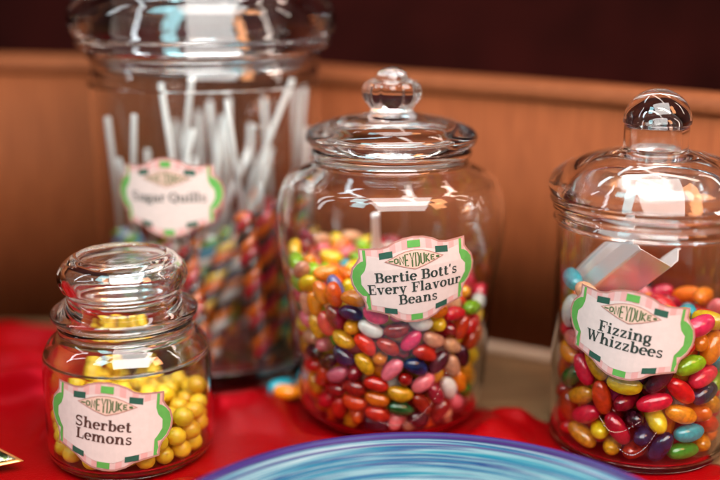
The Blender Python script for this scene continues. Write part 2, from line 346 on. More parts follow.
def make_label(parent, radius_at, th0, h0, tilt, lines, ink, sc=SC):
    ct, st = math.cos(tilt), math.sin(tilt)
    def mapped(u, v, off):
        u, v = u*sc, v*sc
        uu, vv = u*ct-v*st, u*st+v*ct
        h = h0+vv; r = radius_at(h)+off; a = th0+uu/radius_at(h0)
        return Vector((r*math.sin(a), -r*math.cos(a), h))*U
    def layer(name, polys, mats, off, par, cut=0.09, mat_of=None):
        bm = bmesh.new()
        for k, poly in polys:
            b2 = bmesh.new()
            vs = [b2.verts.new((u, v, 0)) for u, v in poly]
            if len(vs) < 3: continue
            b2.faces.new(vs)
            if cut:
                us = [p[0] for p in poly]; vv_ = [p[1] for p in poly]
                x = math.ceil(min(us)/cut)*cut
                while x < max(us):
                    bmesh.ops.bisect_plane(b2, geom=b2.verts[:]+b2.edges[:]+b2.faces[:], plane_co=(x, 0, 0), plane_no=(1, 0, 0)); x += cut
                x = math.ceil(min(vv_)/0.2)*0.2
                while x < max(vv_):
                    bmesh.ops.bisect_plane(b2, geom=b2.verts[:]+b2.edges[:]+b2.faces[:], plane_co=(0, x, 0), plane_no=(0, 1, 0)); x += 0.2
            bmesh.ops.triangulate(b2, faces=b2.faces[:])
            idx = {}
            for v in b2.verts: idx[v] = bm.verts.new(mapped(v.co.x, v.co.y, off+k*0.0012))
            for f in b2.faces:
                try: nf = bm.faces.new([idx[v] for v in f.verts])
                except ValueError: continue
                if mat_of: nf.material_index = mat_of(f.calc_center_median())
            b2.free()
        o = build(name, bm, mats, par)
        for f in o.data.polygons: f.use_smooth = False
        return o
    out = mirror(HALF)
    inner = shrink(out, 0.028)
    base = layer('paper_label', [(0, out)], M_BORDER, 0.012, parent)
    def stripes(c):
        if 0.735 < abs(c.x) < 0.775: return 2
        return int(math.floor(c.x/0.09)) % 2
    layer('striped_border', [(0, inner)], [M_PINK, M_PALE, M_GREEN], 0.017, base, cut=0.045, mat_of=stripes)
    layer('side_lobe', [(0, LOBE)], M_GREEN, 0.021, base)
    layer('side_lobe', [(0, [(-u, v) for u, v in reversed(LOBE)])], M_GREEN, 0.021, base)
    layer('label_panel', [(0, PANEL)], M_CREAM, 0.025, base)
    def sq(cx, cy_, w, h, sk): return [(cx-w, cy_-h-sk), (cx+w, cy_-h+sk), (cx+w, cy_+h+sk), (cx-w, cy_+h-sk)]
    for p in (sq(0, .575, .095, .055, 0), sq(0, -.615, .095, .05, 0)): layer('green_block', [(0, p)], M_GREEN, 0.029, base)
    for p in (sq(.42, .43, .1, .05, -.012), sq(-.42, .43, .1, .05, .012), sq(.41, -.475, .1, .045, .02), sq(-.41, -.475, .1, .045, -.02)): layer('dark_block', [(0, p)], M_DARK, 0.031, base)
    layer('banner_outline', [(0, shrink(LENS, -0.014))], M_BORDER, 0.034, base)
    layer('banner', [(0, LENS)], M_ROSE, 0.038, base)
    polys = []; word = 'HONEYDUKES'; n = len(word)
    for i, ch in enumerate(word):
        xc = (i-(n-1)/2)*0.078
        e = abs(xc)/0.42
        lo = .185+0.14*e+0.02; hi = .47-0.135*e**1.25-0.024
        for stk in EM[ch]:
            pts = [(xc+(px-.35)*0.1, lo+(hi-lo)*py) for px, py in stk]
            for k, q in enumerate(ribbon(pts, 0.022)): polys.append((k % 3, q))
    layer('banner_lettering', polys, M_OLIVE, 0.042, base, cut=0)
    polys = []
    for line, size, cx, bl in lines:
        for k, qs in text_polys(line, size, cx, bl):
            for q in qs: polys.append((k, q))
    layer('lettering', polys, ink, 0.036, base, cut=0)
    return base

# ------------------------------------------------------------------ the jars
P_MID = [(0, .28), (2.6, .22), (3.6, .0), (4.3, .06), (4.9, .45), (5.35, 1.1), (5.58, 1.9), (5.75, 4.5), (5.95, 7), (6.24, 8.9), (6.5, 10.9), (6.46, 12.6), (6.12, 13.9), (5.6, 14.42), (4.85, 14.8), (4.45, 15.02), (4.36, 15.25), (4.5, 15.5), (4.5, 15.74), (4.3, 15.84),
         (4.1, 15.78), (4.06, 15.2), (4.4, 14.78), (5.35, 14.15), (5.85, 13.7), (6.2, 12.5), (6.23, 10.9), (5.98, 8.9), (5.69, 7), (5.45, 4.5), (5.23, 2.2), (5.0, 1.2), (4.6, .65), (3.9, .36), (0, .34)]
P_SMALL = [(0, .25), (2.6, .2), (3.4, 0), (4.0, .08), (4.36, .45), (4.46, 1.2), (4.44, 3), (4.42, 5.2), (4.32, 5.95), (4.02, 6.5), (3.62, 6.85), (3.46, 7.1), (3.52, 7.32), (3.44, 7.5), (3.25, 7.53),
           (3.14, 7.42), (3.16, 7.0), (3.75, 6.38), (4.06, 5.8), (4.17, 5.2), (4.2, 1.15), (4.08, .65), (3.6, .32), (0, .31)]
P_RIGHT = [(0, .28), (2.9, .22), (3.9, 0), (4.5, .08), (4.73, .4), (4.79, 1), (4.82, 3.6), (4.87, 8.2), (4.92, 12.0), (4.96, 12.4), (5.08, 12.62), (5.02, 12.8), (4.97, 12.92), (5.08, 13.08), (5.12, 13.25), (5.05, 13.4), (4.9, 13.44),
           (4.72, 13.38), (4.7, 12.9), (4.67, 12.2), (4.6, 8.2), (4.54, 3.6), (4.5, .85), (4.2, .45), (3.8, .36), (0, .34)]
P_BIG = [(0, .45), (4.5, .4), (6.0, 0), (6.7, .06), (7.15, .5), (7.32, 1.4), (7.38, 3), (7.4, 8), (7.4, 17.5), (7.36, 18.8), (7.2, 19.6), (7.1, 20.0), (7.3, 20.3), (7.3, 20.6), (7.1, 20.75),
         (6.85, 20.65), (6.8, 19.8), (7.0, 19.0), (7.05, 17.5), (7.05, 8), (7.02, 2.2), (6.8, 1.5), (6.3, 1.25), (0, 1.2)]
L_MID = [(0, 20.27), (.35, 20.24), (.66, 20.08), (.86, 19.82), (1.0, 19.66), (1.4, 19.45), (1.56, 19.06), (1.5, 18.6), (1.28, 18.2), (1.16, 17.98), (1.35, 17.8), (1.9, 17.68), (3.0, 17.5), (4.0, 17.18), (4.58, 16.9), (4.79, 16.6), (4.76, 16.3), (4.6, 16.06), (4.35, 15.92),
         (4.02, 15.9), (3.9, 15.7), (3.86, 15.3), (3.6, 15.25), (3.5, 15.8), (3.3, 16.5), (2.6, 16.95), (1.5, 17.15), (0, 17.2)]
L_SMALL = [(0, 10.72), (1.2, 10.76), (2.05, 10.92), (2.35, 11.06), (2.62, 10.98), (3.0, 10.72), (3.28, 10.3), (3.36, 9.9), (3.24, 9.45), (2.98, 9.15), (2.86, 8.92), (3.05, 8.68), (3.45, 8.42), (3.76, 8.18), (3.82, 7.95), (3.7, 7.72), (3.5, 7.6),
           (3.08, 7.56), (3.03, 7.3), (3.0, 6.98), (2.8, 6.96), (2.72, 7.6), (2.58, 8.3), (2.5, 8.9), (2.72, 9.4), (2.9, 9.9), (2.75, 10.3), (2.2, 10.52), (0, 10.42)]
L_RIGHT = [(0, 19.48), (.45, 19.43), (.95, 19.22), (1.35, 18.88), (1.62, 18.4), (1.73, 17.95), (1.73, 17.72, 1), (1.66, 17.66, 1), (1.66, 16.6), (1.7, 16.42), (2.0, 16.3), (3.2, 16.02), (4.3, 15.62), (5.0, 15.18), (5.34, 14.75), (5.42, 14.4), (5.36, 14.1), (5.26, 13.92), (5.3, 13.7), (5.2, 13.5),
           (4.85, 13.46), (4.62, 13.44), (4.58, 13.2), (4.56, 12.8), (4.3, 12.76), (4.22, 13.4), (4.1, 14.2), (3.4, 15.0), (2.4, 15.5), (1.4, 15.75), (1.3, 16.4), (1.28, 17.5), (1.1, 18.1), (.6, 18.5), (0, 18.6)]
L_BIG = [(0, 29.2), (.8, 29.05), (1.7, 28.3), (1.9, 27.4), (1.5, 26.5), (1.7, 26.2), (3.5, 25.7), (6.0, 24.9), (7.7, 24.0), (8.25, 23.3), (8.36, 22.6), (8.2, 21.95), (7.98, 21.6), (8.0, 21.3), (7.75, 20.95), (7.3, 20.84),
         (6.8, 20.8), (6.72, 20.4), (6.68, 19.7), (6.3, 19.65), (6.2, 20.6), (6.0, 22.2), (5.4, 23.3), (4.0, 24.2), (2.0, 24.7), (0, 24.8)]
def outer_radius(prof):
    k = max(range(len(prof)), key=lambda i: prof[i][1])
    pts = [p for p in catmull(prof[:k+1], 6)]
    def f(h):
        for (r0, h0), (r1, h1) in zip(pts[8:], pts[9:]):
            if h0 <= h <= h1 and h1 > h0: return r0+(r1-r0)*(h-h0)/(h1-h0)
        return pts[-1][0]
    return f
def flute(r, h, a):
    if h < 18.05 or h > 19.62: return 1
    return 1+0.055*sstep(18.05, 18.6, h)*(1-sstep(19.4, 19.62, h))*math.cos(8*a)
M_SEAL = plain('seal_plastic', (0.75, 0.74, 0.7), 0.35); 
M_SEAL.node_tree.nodes['Principled BSDF'].inputs['Transmission Weight'].default_value = 0.9
Z0 = 0.13
INKS = {}
jar_info = [
 ('small', P_SMALL, L_SMALL, None, 'small squat glass jar of yellow sweets with a curled white label', 'domed glass lid without a knob on the small yellow candy jar',
  (-3.0, 3.3, -6.5, [('Sherbet', .232, -.05, -.06), ('Lemons', .232, -.03, -.255)], M_INK_BROWN)),
 ('mid', P_MID, L_MID, flute, 'round-shouldered glass jar full of small jelly beans behind the blue plate', 'glass lid with a fluted ball knob on the middle jelly bean jar',
  (10.0, 9.95, 5.0, [("Bertie Bott's", .222, .03, .0), ('Every Flavour', .222, .0, -.19), ('Beans', .222, .03, -.38)], M_INK)),
 ('right', P_RIGHT, L_RIGHT, None, 'straight sided glass jar with a metal scoop tilted inside it', 'wide glass lid with a dome topped cylinder knob on the right jar',
  (-25.5, 7.65, -6.5, [('Fizzing', .236, -.03, -.05), ('Whizzbees', .236, -.02, -.245)], M_INK)),
 ('big', P_BIG, L_BIG, None, 'largest blurred glass jar holding white ended candy sticks', 'wide thick glass lid of the largest jar at the back',
  (-11.0, 12.6, 1.0, [('Sugar Quills', .232, 0, -.08)], M_INK)),
]
JAR_OBJ = {}
for key, prof, lid, mod, lab, lidlab, (th, h0, tilt, lines, ink) in jar_info:
    jx, jy = JARS[key]
    j = build('glass_jar', revolve(prof, 128, sub=5), GLASS, loc=(jx, jy, Z0))
    tag(j, lab, 'jar'); JAR_OBJ[key] = j
    make_label(j, outer_radius(prof), math.radians(th), h0, math.radians(tilt), lines, ink)
    l = build('jar_lid', revolve(lid, 128, mod=mod, sub=5), GLASS_LID, loc=(jx, jy, Z0))
    tag(l, lidlab, 'lid')
    if key == 'mid':
        ring = [(3.9, 15.34, 1), (4.03, 15.34, 1), (4.03, 15.5, 1), (3.92, 15.5, 1), (3.9, 15.34, 1)]
        build('seal_ring', revolve(ring, 96, sub=1), M_SEAL, l)

def glint_arc(key, pts):  # beady tube added to imitate dotted reflections on the jar glass
    f = outer_radius(P_MID if key == 'mid' else P_RIGHT); C_ = []
    P = catmull([(a+200, h) for a, h in pts], 40); bm = bmesh.new(); rows = []
    for i, (a, h) in enumerate(P):
        a = math.radians(a-200); r = f(h)+0.0
        C_.append(Vector((r*math.sin(a), -r*math.cos(a), h)))
    for i, p in enumerate(C_):
        t = (C_[min(i+1, len(C_)-1)]-C_[max(i-1, 0)]).normalized(); n = Vector((p.x, p.y, 0)).normalized(); s_ = t.cross(n)
        k = 0.004+0.036*math.sin(i*PI/7)**2
        rows.append([bm.verts.new((p+(n*math.cos(q*PI/4)*.8+s_*math.sin(q*PI/4))*k+n*.03)*U) for q in range(8)])
    for a, b_ in zip(rows, rows[1:]):
        for q in range(8): bm.faces.new((a[q], a[(q+1) % 8], b_[(q+1) % 8], b_[q]))
    bm.faces.new(rows[0]); bm.faces.new(rows[-1][::-1]); bmesh.ops.recalc_face_normals(bm, faces=bm.faces)
    build('dotted_glint', bm, GLASS_LID, JAR_OBJ[key])
glint_arc('mid', [(-8, 1.75), (2, 1.5), (14, 1.9), (25, 3.1), (31, 4.6)])
glint_arc('right', [(-39, 3.0), (-32, 2.35), (-24, 2.45), (-14, 3.1)])
glint_arc('right', [(-26, 1.5), (-18, 1.2), (-10, 1.7), (-4, 2.6)])

# ------------------------------------------------------------------ sweets: baked resting poses of the beans and drops
# hundredths of a centimetre; beans: place then axis (x 100), drops: place only
DATA = {'mid': [-546,-120,981,24,-92,-30,-306,356,935,76,36,54,-61,170,846,-88,-22,42,-346,366,539,-56,-60,-57,-344,312,837,-53,-56,64,-518,20,691,8,-26,-96,-508,127,730,2,-48,-88,-373,-261,850,54,-61,58,
-160,309,772,94,20,27,-364,-96,896,-30,49,82,-367,-258,951,98,-5,18,-211,-502,874,-92,36,17,-512,-32,826,-88,17,-44,97,294,888,-80,47,-37,151,354,853,78,-63,1,288,240,843,55,-82,-15,
-236,506,970,89,39,-23,-342,24,794,-74,57,36,-212,2,908,-60,-80,8,-335,442,941,-7,-20,-98,-501,-244,964,27,-75,60,-73,267,865,-14,67,-73,-472,-207,669,40,-82,-41,-534,60,822,18,19,-97,
-232,403,859,-73,-48,48,-75,373,854,60,9,-79,-515,-83,722,21,-88,-42,-545,90,930,-20,-83,53,-262,-131,909,-54,84,5,-365,-311,547,-55,-80,25,-505,-29,563,10,-76,-64,-354,34,896,-58,79,-20,
-418,371,981,67,72,-19,-531,175,977,-31,-64,70,-356,253,674,60,68,-43,-166,313,864,19,-94,29,76,-132,879,84,53,-14,-77,-414,819,-38,92,-2,-124,-427,893,6,-97,-23,-563,12,1012,7,-71,-70,
-465,-292,900,-34,71,-61,-396,243,943,-35,-81,48,-443,-115,856,27,-38,-89,-548,-38,906,7,-100,2,-481,267,912,-33,-74,-58,-326,278,560,38,57,73,-288,75,108,47,88,0,-458,55,894,7,-63,-78,
-518,-171,875,-35,85,40,-326,-198,541,53,-55,-64,-405,367,881,-63,-57,53,16,-550,907,-29,-14,95,113,146,884,99,10,-12,-170,-82,877,-91,-29,-29,-354,-145,790,-30,-75,60,-480,-35,304,11,-50,-86,
-314,-447,881,-22,-1,97,-238,274,829,-35,94,6,119,426,778,-84,-24,-49,-184,298,630,40,1,92,-479,-140,490,13,-12,-99,-28,8,856,-58,-24,78,-347,396,749,-73,-56,40,-304,442,817,80,48,-38,
-73,436,952,-34,93,13,-437,311,816,-53,-56,64,-448,23,239,-95,30,-1,-256,286,917,84,52,15,-294,-195,749,29,-41,87,-320,-197,880,-64,22,74,-443,-36,654,22,33,-92,-153,444,905,-66,-5,75,
18,248,846,34,-68,65,-269,61,871,18,60,78,86,-350,838,37,-87,32,-499,110,618,20,97,15,-381,-222,722,9,-27,96,-288,-123,108,61,79,0,32,551,921,94,-9,-32,-248,395,207,-84,-54,-3,
-274,-43,838,-86,-18,47,-509,246,1027,38,61,-69,-184,-214,851,65,-73,23,-499,44,510,0,73,69,-310,-349,898,46,-44,-77,-108,542,930,98,20,3,-239,378,771,-86,-27,43,-416,295,607,-35,-33,88,
-184,205,891,74,-35,-58,-324,214,865,-48,-32,82,-241,490,883,-89,-40,23,-409,-153,637,28,-72,-63,-320,-142,647,34,-90,-27,-439,121,806,52,26,-81,-490,-61,432,-12,15,98,-250,-131,806,80,-4,-60,
-142,-104,793,-1,-86,50,-432,-181,918,-23,39,89,-506,186,835,33,59,-73,-409,281,459,2,-13,-99,-295,189,742,15,-26,95,248,-356,788,-59,-35,72,-450,11,773,-7,-89,-46,-369,-30,711,-26,95,16,
-128,424,799,-41,-91,3,-404,50,569,-92,-21,32,-140,-6,826,-99,-8,10,-449,270,735,47,59,-66,-470,-246,774,19,-6,-98,-158,394,622,-65,72,24,-392,-40,831,-33,47,82,-444,-114,332,-95,-19,25,
-312,192,300,-95,32,4,-451,-72,177,33,-68,-65,-334,364,441,70,67,24,-247,-280,856,-17,44,-88,-29,465,882,-77,-29,-57,-465,21,402,94,-35,-5,-312,238,457,39,-91,15,-353,130,933,-98,7,21,
-497,-117,614,-25,90,37,-339,123,831,79,-32,-53,-395,-22,518,99,7,-9,6,363,893,38,91,-16,-468,-50,946,13,81,-57,-287,271,224,45,80,-39,-329,-312,788,29,94,-20,-514,-140,792,-30,86,41,
-188,495,769,-60,-9,79,-53,375,722,-44,-25,86,-276,-84,732,-35,67,66,-142,154,184,-50,-86,1,-454,62,324,89,-45,-10,20,104,844,22,46,-86,-342,97,729,33,-91,-26,-432,-247,485,-48,87,-10,
-442,99,164,23,97,-5,-429,-123,743,1,99,12,-370,112,646,-46,84,29,-416,246,322,-3,14,99,-387,-385,875,40,-21,-89,-238,462,702,-56,-18,81,-86,305,626,43,54,73,-142,395,710,-16,-99,-6,
-246,324,395,72,30,-62,-424,197,867,-26,-72,64,-166,-320,830,34,-50,79,-397,-90,577,74,41,54,270,50,800,53,-84,14,-405,12,118,-69,-66,29,-252,344,660,-52,-24,-82,-237,-207,670,-35,-92,20,
-358,175,518,-77,60,-20,-374,354,657,38,30,-87,-190,-414,835,69,-6,-72,-425,-323,799,14,6,-99,-10,439,765,78,-11,-62,-457,189,694,77,-39,50,-206,-31,724,5,16,99,-479,116,430,12,7,-99,
-299,298,742,35,-79,51,-191,287,188,17,97,17,-96,-156,887,99,15,4,30,352,800,-80,-33,-51,-238,160,837,-61,-5,79,-391,-175,134,2,90,-43,-357,98,273,-81,-37,-46,-333,-102,190,100,-3,6,
-455,224,571,-27,-38,89,-242,-367,782,-31,54,78,-446,-239,572,-46,88,-9,-278,18,674,36,55,-75,-182,87,845,-45,-45,-77,-355,168,406,55,10,-83,-288,241,368,-88,46,-8,-113,528,842,98,21,3,
-403,223,187,3,57,82,-79,-276,870,-12,95,30,27,538,831,94,-9,-32,31,-61,850,-12,-37,-92,-155,-49,107,47,88,0,-360,-373,693,-37,22,90,5,-242,860,10,-97,-24,-226,4,107,47,88,0,
33,315,628,-73,37,57,-54,166,744,-10,96,26,-139,65,756,-25,-95,-19,25,-508,796,-33,-94,-6,118,-46,826,16,-70,-70,-144,302,108,-33,-95,0,-349,324,257,68,73,8,-309,-300,685,-84,38,39,
-176,-206,760,93,-3,36,-288,424,631,-41,-18,89,-453,199,441,-14,-7,99,-441,-212,394,-43,90,-9,-340,-65,269,-100,-2,-3,-429,158,331,93,-35,-10,165,-194,834,-68,-50,54,-340,-47,120,-63,-63,-46,
33,180,756,17,-87,-47,103,231,814,13,97,-21,-344,272,144,18,-70,-69,-221,-296,734,-75,46,47,-254,252,655,24,24,94,-64,-208,801,-36,92,16,-54,491,674,-12,-84,54,238,382,816,-57,81,14,
-345,340,346,-69,-72,-8,92,-251,788,-94,28,20,-110,243,698,-77,23,60,-376,228,773,11,99,10,-134,200,793,20,96,21,-49,132,170,-47,-55,69,-131,-397,740,48,-88,4,399,188,792,83,-55,4,
-160,212,631,-63,-13,76,-350,-352,470,60,-66,45,196,-280,821,31,54,-78,-226,-482,788,91,-40,-15,-241,425,382,-87,-49,-4,137,523,842,-23,21,95,-449,-146,228,-36,67,65,-259,30,278,22,-97,11,
-86,-540,886,82,-4,-57,88,408,606,87,46,-16,49,311,524,-14,-98,-16,-258,307,511,-70,57,-43,471,258,822,-39,84,38,-311,-101,536,51,-15,85,-310,-425,748,-43,15,89,-265,139,658,54,76,-37,
100,-161,769,-4,-46,-89,-293,87,564,3,-80,-61,-212,-445,696,-42,-88,20,-252,76,757,13,-99,7,-60,524,758,-99,-13,-8,-102,-298,759,60,-51,61,-357,141,110,-33,-94,-2,-288,-338,583,63,50,-60,
-125,100,107,55,84,0,-429,-214,285,37,-60,-71,-205,374,551,82,18,-55,-140,494,638,-7,8,99,-436,139,555,-73,8,-68,-378,-167,478,50,-59,-63,-194,-345,640,-94,-31,-12,147,344,766,92,37,-7,
-432,66,688,-20,-46,-87,-250,432,490,64,30,-70,2,-377,831,-41,89,20,-186,168,107,55,84,0,-207,195,736,4,91,42,221,-75,823,67,73,-11,69,449,848,83,2,56,-406,-93,429,-13,-81,-57,
-336,-3,610,66,-19,-72,-242,203,554,88,-26,41,-412,-310,661,-31,27,91,389,-128,808,-81,59,1,-47,422,614,-94,28,-19,96,350,280,21,97,11,106,75,713,-44,59,67,-125,467,327,-96,-25,11,
-213,226,461,32,-81,49,-150,278,531,40,91,-5,339,-301,780,-2,10,99,13,-170,781,-3,-53,-85,58,1,755,5,3,-100,-384,-297,352,25,-47,85,-51,352,560,92,-31,24,-233,144,415,96,-27,9,
-196,-109,182,-87,48,-13,122,68,832,-81,2,-59,-44,-5,755,65,-76,-2,-120,-506,707,89,-16,-42,-246,312,294,-83,-39,40,-249,-308,483,-17,-94,-28,-130,456,240,-96,-26,11,-313,-364,302,75,-65,13,
-189,68,679,29,-88,-37,-247,412,294,86,52,3,263,359,722,-81,48,-35,-338,27,210,11,-40,91,-453,142,247,-31,-94,17,10,-306,752,-55,80,-23,456,88,795,-74,-59,-32,297,-44,754,-73,27,-62,
-87,-151,199,-16,68,72,-219,-177,107,-61,-79,1,349,289,802,56,-8,82,-136,362,360,32,87,39,-112,151,673,-63,-12,77,-264,-439,624,-77,41,48,-148,416,148,-80,-53,-28,-71,-348,693,58,-54,61,
167,406,676,42,-35,-84,-326,-250,615,97,-9,-22,-250,334,125,94,11,-31,-160,111,607,73,-69,0,8,77,720,-11,-19,98,217,192,821,40,-7,-91,62,273,716,-19,34,92,-348,198,603,91,-38,13,
-60,-87,820,-29,40,87,254,-150,777,47,-2,88,-9,-431,739,-87,-49,-1,-95,-524,790,90,-10,-41,-254,225,108,55,84,0,-343,-200,366,74,12,66,-172,253,365,52,-32,79,-66,501,556,78,17,60,
-98,-422,655,-90,43,-10,329,121,802,60,-78,20,349,-214,770,99,-10,5,164,123,774,-44,88,20,-38,285,738,-40,-24,89,-171,-116,693,41,40,-82,-75,232,107,-33,-94,0,121,-528,853,81,10,58,
-366,-290,210,-45,79,-42,204,487,761,-59,12,-80,-229,123,513,-80,38,-46,488,190,736,-38,79,-48,443,-39,791,-2,94,35,-219,19,581,19,98,7,-183,-391,564,61,-65,45,-182,353,452,-19,-92,33,
-133,474,426,86,19,-47,-99,-46,696,72,-49,-50,77,518,736,99,-14,5,-95,-274,611,-49,-66,-57,171,-229,720,-31,-72,-63,167,13,780,-83,-2,-56,242,488,870,-90,44,-4,-149,-224,676,-32,-94,-14,
-370,85,381,-90,7,44,-181,169,339,-98,10,-16,79,153,660,10,92,39,-163,-202,501,-64,-76,-12,-40,400,378,4,-97,25,73,359,698,82,-26,-51,-34,228,600,82,56,-4,-310,-273,429,-38,56,73,
-266,-426,525,72,-38,-58,-190,467,544,-69,-21,69,-248,-82,628,60,-75,-28,-125,162,449,-6,-99,13,53,458,674,83,-41,38,-333,-99,352,-47,75,46,134,324,583,-6,-34,-94,121,-426,781,95,-5,32,
-359,-168,249,-21,53,82,178,122,676,60,-66,-46,499,-158,754,-22,-96,-20,-283,-110,424,73,60,-33,158,219,727,99,1,-15,-298,74,453,-62,78,-7,-87,52,672,-30,-70,-64,165,-334,757,62,26,-74,
318,-118,711,-36,49,-79,377,378,796,-42,23,-88,-128,76,357,-33,-35,88,526,-41,756,-16,-37,-92,-104,306,442,21,94,-28,-63,-370,593,-81,-21,-56,-206,-439,344,90,-41,-15,-93,414,477,77,1,-64,
-72,81,828,55,21,-81,-406,78,479,-38,-91,-16,-39,-221,695,-85,-18,50,-300,-388,403,-67,58,-46,-246,164,188,-10,98,16,-238,-174,556,19,55,-81,160,488,640,50,-26,-83,442,-287,758,-53,-84,7,
-249,-278,200,98,-11,-19,-227,-311,112,-37,92,-13,-64,378,295,-10,-93,35,198,300,683,-86,50,8,353,34,749,-58,55,-60,-122,52,531,16,-83,53,215,277,782,83,13,-53,54,-88,736,98,17,-15,
-147,-489,613,67,-13,-73,-245,-212,438,38,-57,-73,-14,497,473,-95,-5,-31,-195,43,473,-21,-53,82,135,-169,663,71,69,12,43,486,384,96,-11,-25,69,7,622,27,-86,-44,18,-519,705,98,1,19,
-133,364,241,51,12,-85,-330,4,334,83,-11,54,-15,479,282,-11,-10,-99,-132,-36,612,-78,30,55,252,-275,711,40,33,85,-6,187,673,7,93,37,296,440,772,20,4,98,-59,120,392,-33,89,-33,
414,-130,714,1,97,-24,7,58,185,52,85,4,188,-215,601,38,69,-62,-146,-331,491,62,-37,69,406,124,721,94,-8,-33,179,-85,741,-51,-86,4,137,-45,668,-22,65,72,15,372,254,27,96,-7,
130,-399,694,-40,92,0,-198,-276,580,-40,37,84,232,-71,660,29,94,-17,-4,336,458,-65,33,69,-198,218,260,81,-50,-29,-264,-33,501,-60,71,38,62,504,582,-73,3,-69,-334,148,204,-15,88,46,
285,217,728,-52,4,-85,-311,-257,300,-29,40,-87,260,-191,678,-95,16,-25,-237,77,357,81,25,-53,-204,-430,256,90,-41,-14,5,426,532,-99,12,-7,-19,95,607,100,-5,-3,-70,-153,624,-55,76,34,
270,129,720,-90,24,35,-75,253,358,18,-97,-13,436,7,704,18,-98,1,-1,-23,669,47,-88,-5,-224,-326,382,-45,-57,-69,117,488,515,-71,11,-70,243,342,614,70,51,50,-59,250,517,-66,-75,-10,
50,-127,657,-72,-61,35,229,-484,809,87,45,-21,346,-260,677,63,67,38,-339,-10,431,60,-79,15,336,-17,675,-70,49,-53,328,280,680,-75,40,-53,496,-139,668,28,94,19,48,422,444,99,11,-3,
-154,-180,594,-31,94,17,99,469,296,-94,17,-29,-30,223,438,-2,-98,17,-251,23,190,-10,-99,12,158,248,625,72,12,-68,-69,-139,721,94,15,-32,-196,-423,434,-38,-92,-9,145,-505,744,-88,-31,35,
-81,295,186,-83,-55,-4,75,-269,704,-41,91,-5,-51,362,109,58,-81,-6,514,-11,653,-7,-84,-54,125,-109,576,78,-58,24,98,-504,641,-68,-6,-73,-85,-241,528,45,69,57,-118,158,546,85,-37,38,
381,-170,638,-93,37,6,-150,-476,495,60,-11,-79,88,221,572,-67,-38,64,77,215,445,70,-71,-8,417,295,744,-7,95,-29,442,-264,655,-48,-69,-54,-42,101,503,-15,74,-66,519,70,733,21,-70,69,
-142,36,185,-81,-55,-21,-19,13,575,-88,-10,46,124,-394,585,50,-40,77,13,290,353,49,-64,58,446,-237,557,-36,-51,-78,247,168,634,-78,62,10,280,-163,596,-28,90,34,-189,100,259,-60,79,10,
335,-407,761,-77,-64,4,11,-323,665,-49,84,-24,248,451,652,29,-27,-92,162,153,584,60,-37,-71,-156,8,309,-80,-4,60,-260,-140,268,-56,-77,30,215,-50,570,-14,99,-10,227,33,705,-88,-40,-25,
240,57,604,-31,73,-61,186,-340,648,52,-84,18,505,57,593,4,-83,-55,209,433,552,37,75,-55,90,-288,617,16,99,2,284,388,545,42,82,38,378,-351,666,32,22,92,241,-138,514,-97,-24,0,
485,-143,555,-20,-37,-91,-173,-65,536,45,79,-42,8,182,534,30,72,-62,235,-436,721,-46,87,16,268,-299,605,-3,-98,20,361,-262,583,0,100,-7,-224,-72,339,95,-17,28,178,-292,551,88,40,-26,
45,390,355,-20,74,-65,497,10,467,7,44,90,-25,-510,607,83,1,-55,348,80,645,-96,8,-28,147,49,612,-44,85,-27,499,-60,527,15,38,91,457,-188,442,15,57,-81,298,-390,680,-42,88,23,
220,-463,632,80,43,-42,-66,-221,437,48,-76,-43,-103,274,275,99,-6,-11,72,459,200,-98,12,-14,342,387,679,-74,62,-27,-45,-39,509,91,2,-41,-36,217,204,61,47,-64,137,387,507,83,-42,-37,
288,-309,519,62,78,-9,-5,-74,583,89,10,-44,324,-389,572,61,58,-54,-187,-131,444,-31,48,82,369,188,668,-98,-20,-1,425,-239,364,-12,-37,92,37,-433,649,-86,-47,19,200,-378,543,47,-1,88,
-75,-406,440,83,-18,-53,404,8,606,96,4,29,411,-79,623,-100,-1,-5,163,466,438,63,-15,76,-121,-308,332,83,-19,-52,93,-20,521,-79,-50,-35,391,-309,482,15,35,-92,-215,-20,413,-80,44,-41,
186,216,512,73,11,67,34,-434,560,76,-64,-11,425,290,653,55,-75,36,370,164,583,-82,-57,8,-57,46,260,4,-98,-17,-3,-270,576,62,72,31,412,-24,419,-5,-29,96,252,-431,490,-61,-28,-73,
-92,153,282,77,30,56,-65,-471,529,-10,-99,5,397,-118,471,-97,-19,-15,483,174,643,-34,81,-49,174,59,516,84,-54,-9,484,-74,390,3,-42,91,334,-365,445,-20,-31,93,35,114,431,-6,72,69,
346,-211,496,82,-32,-48,87,137,540,-33,-51,80,388,-50,529,91,0,41,372,-144,554,81,-58,-11,-77,-127,540,-90,36,24,112,308,462,41,-77,48,172,-475,558,-84,-34,42,-250,-189,195,-94,11,-32,
343,341,590,54,82,20,47,-169,580,-92,37,-13,475,168,540,32,-73,61,-89,19,454,94,33,5,301,-34,578,10,-88,46,-9,-36,407,62,79,5,249,-292,420,76,-44,48,484,20,334,-8,-27,-96,
146,388,386,45,-24,86,377,-303,327,16,35,-93,448,-146,318,-25,34,91,349,25,472,-66,-31,-68,-36,-330,492,-21,-87,45,57,-317,531,53,85,0,470,-76,253,-14,-24,-96,321,-249,385,-54,6,-84,
117,286,374,19,-85,49,-2,-497,471,-66,8,-75,177,-56,491,-56,-72,41,366,-84,354,-24,-2,97,427,-102,145,-19,86,-47,-320,-256,122,-10,-93,35,425,274,564,-53,77,-36,423,-211,234,21,70,-69,
427,80,556,-33,43,84,-43,430,183,-5,-91,42,485,99,449,0,43,90,126,-482,483,86,27,-43,22,-206,499,-95,28,-15,226,-372,391,-79,43,-44,-102,-24,371,63,77,-10,365,-172,369,30,0,95,
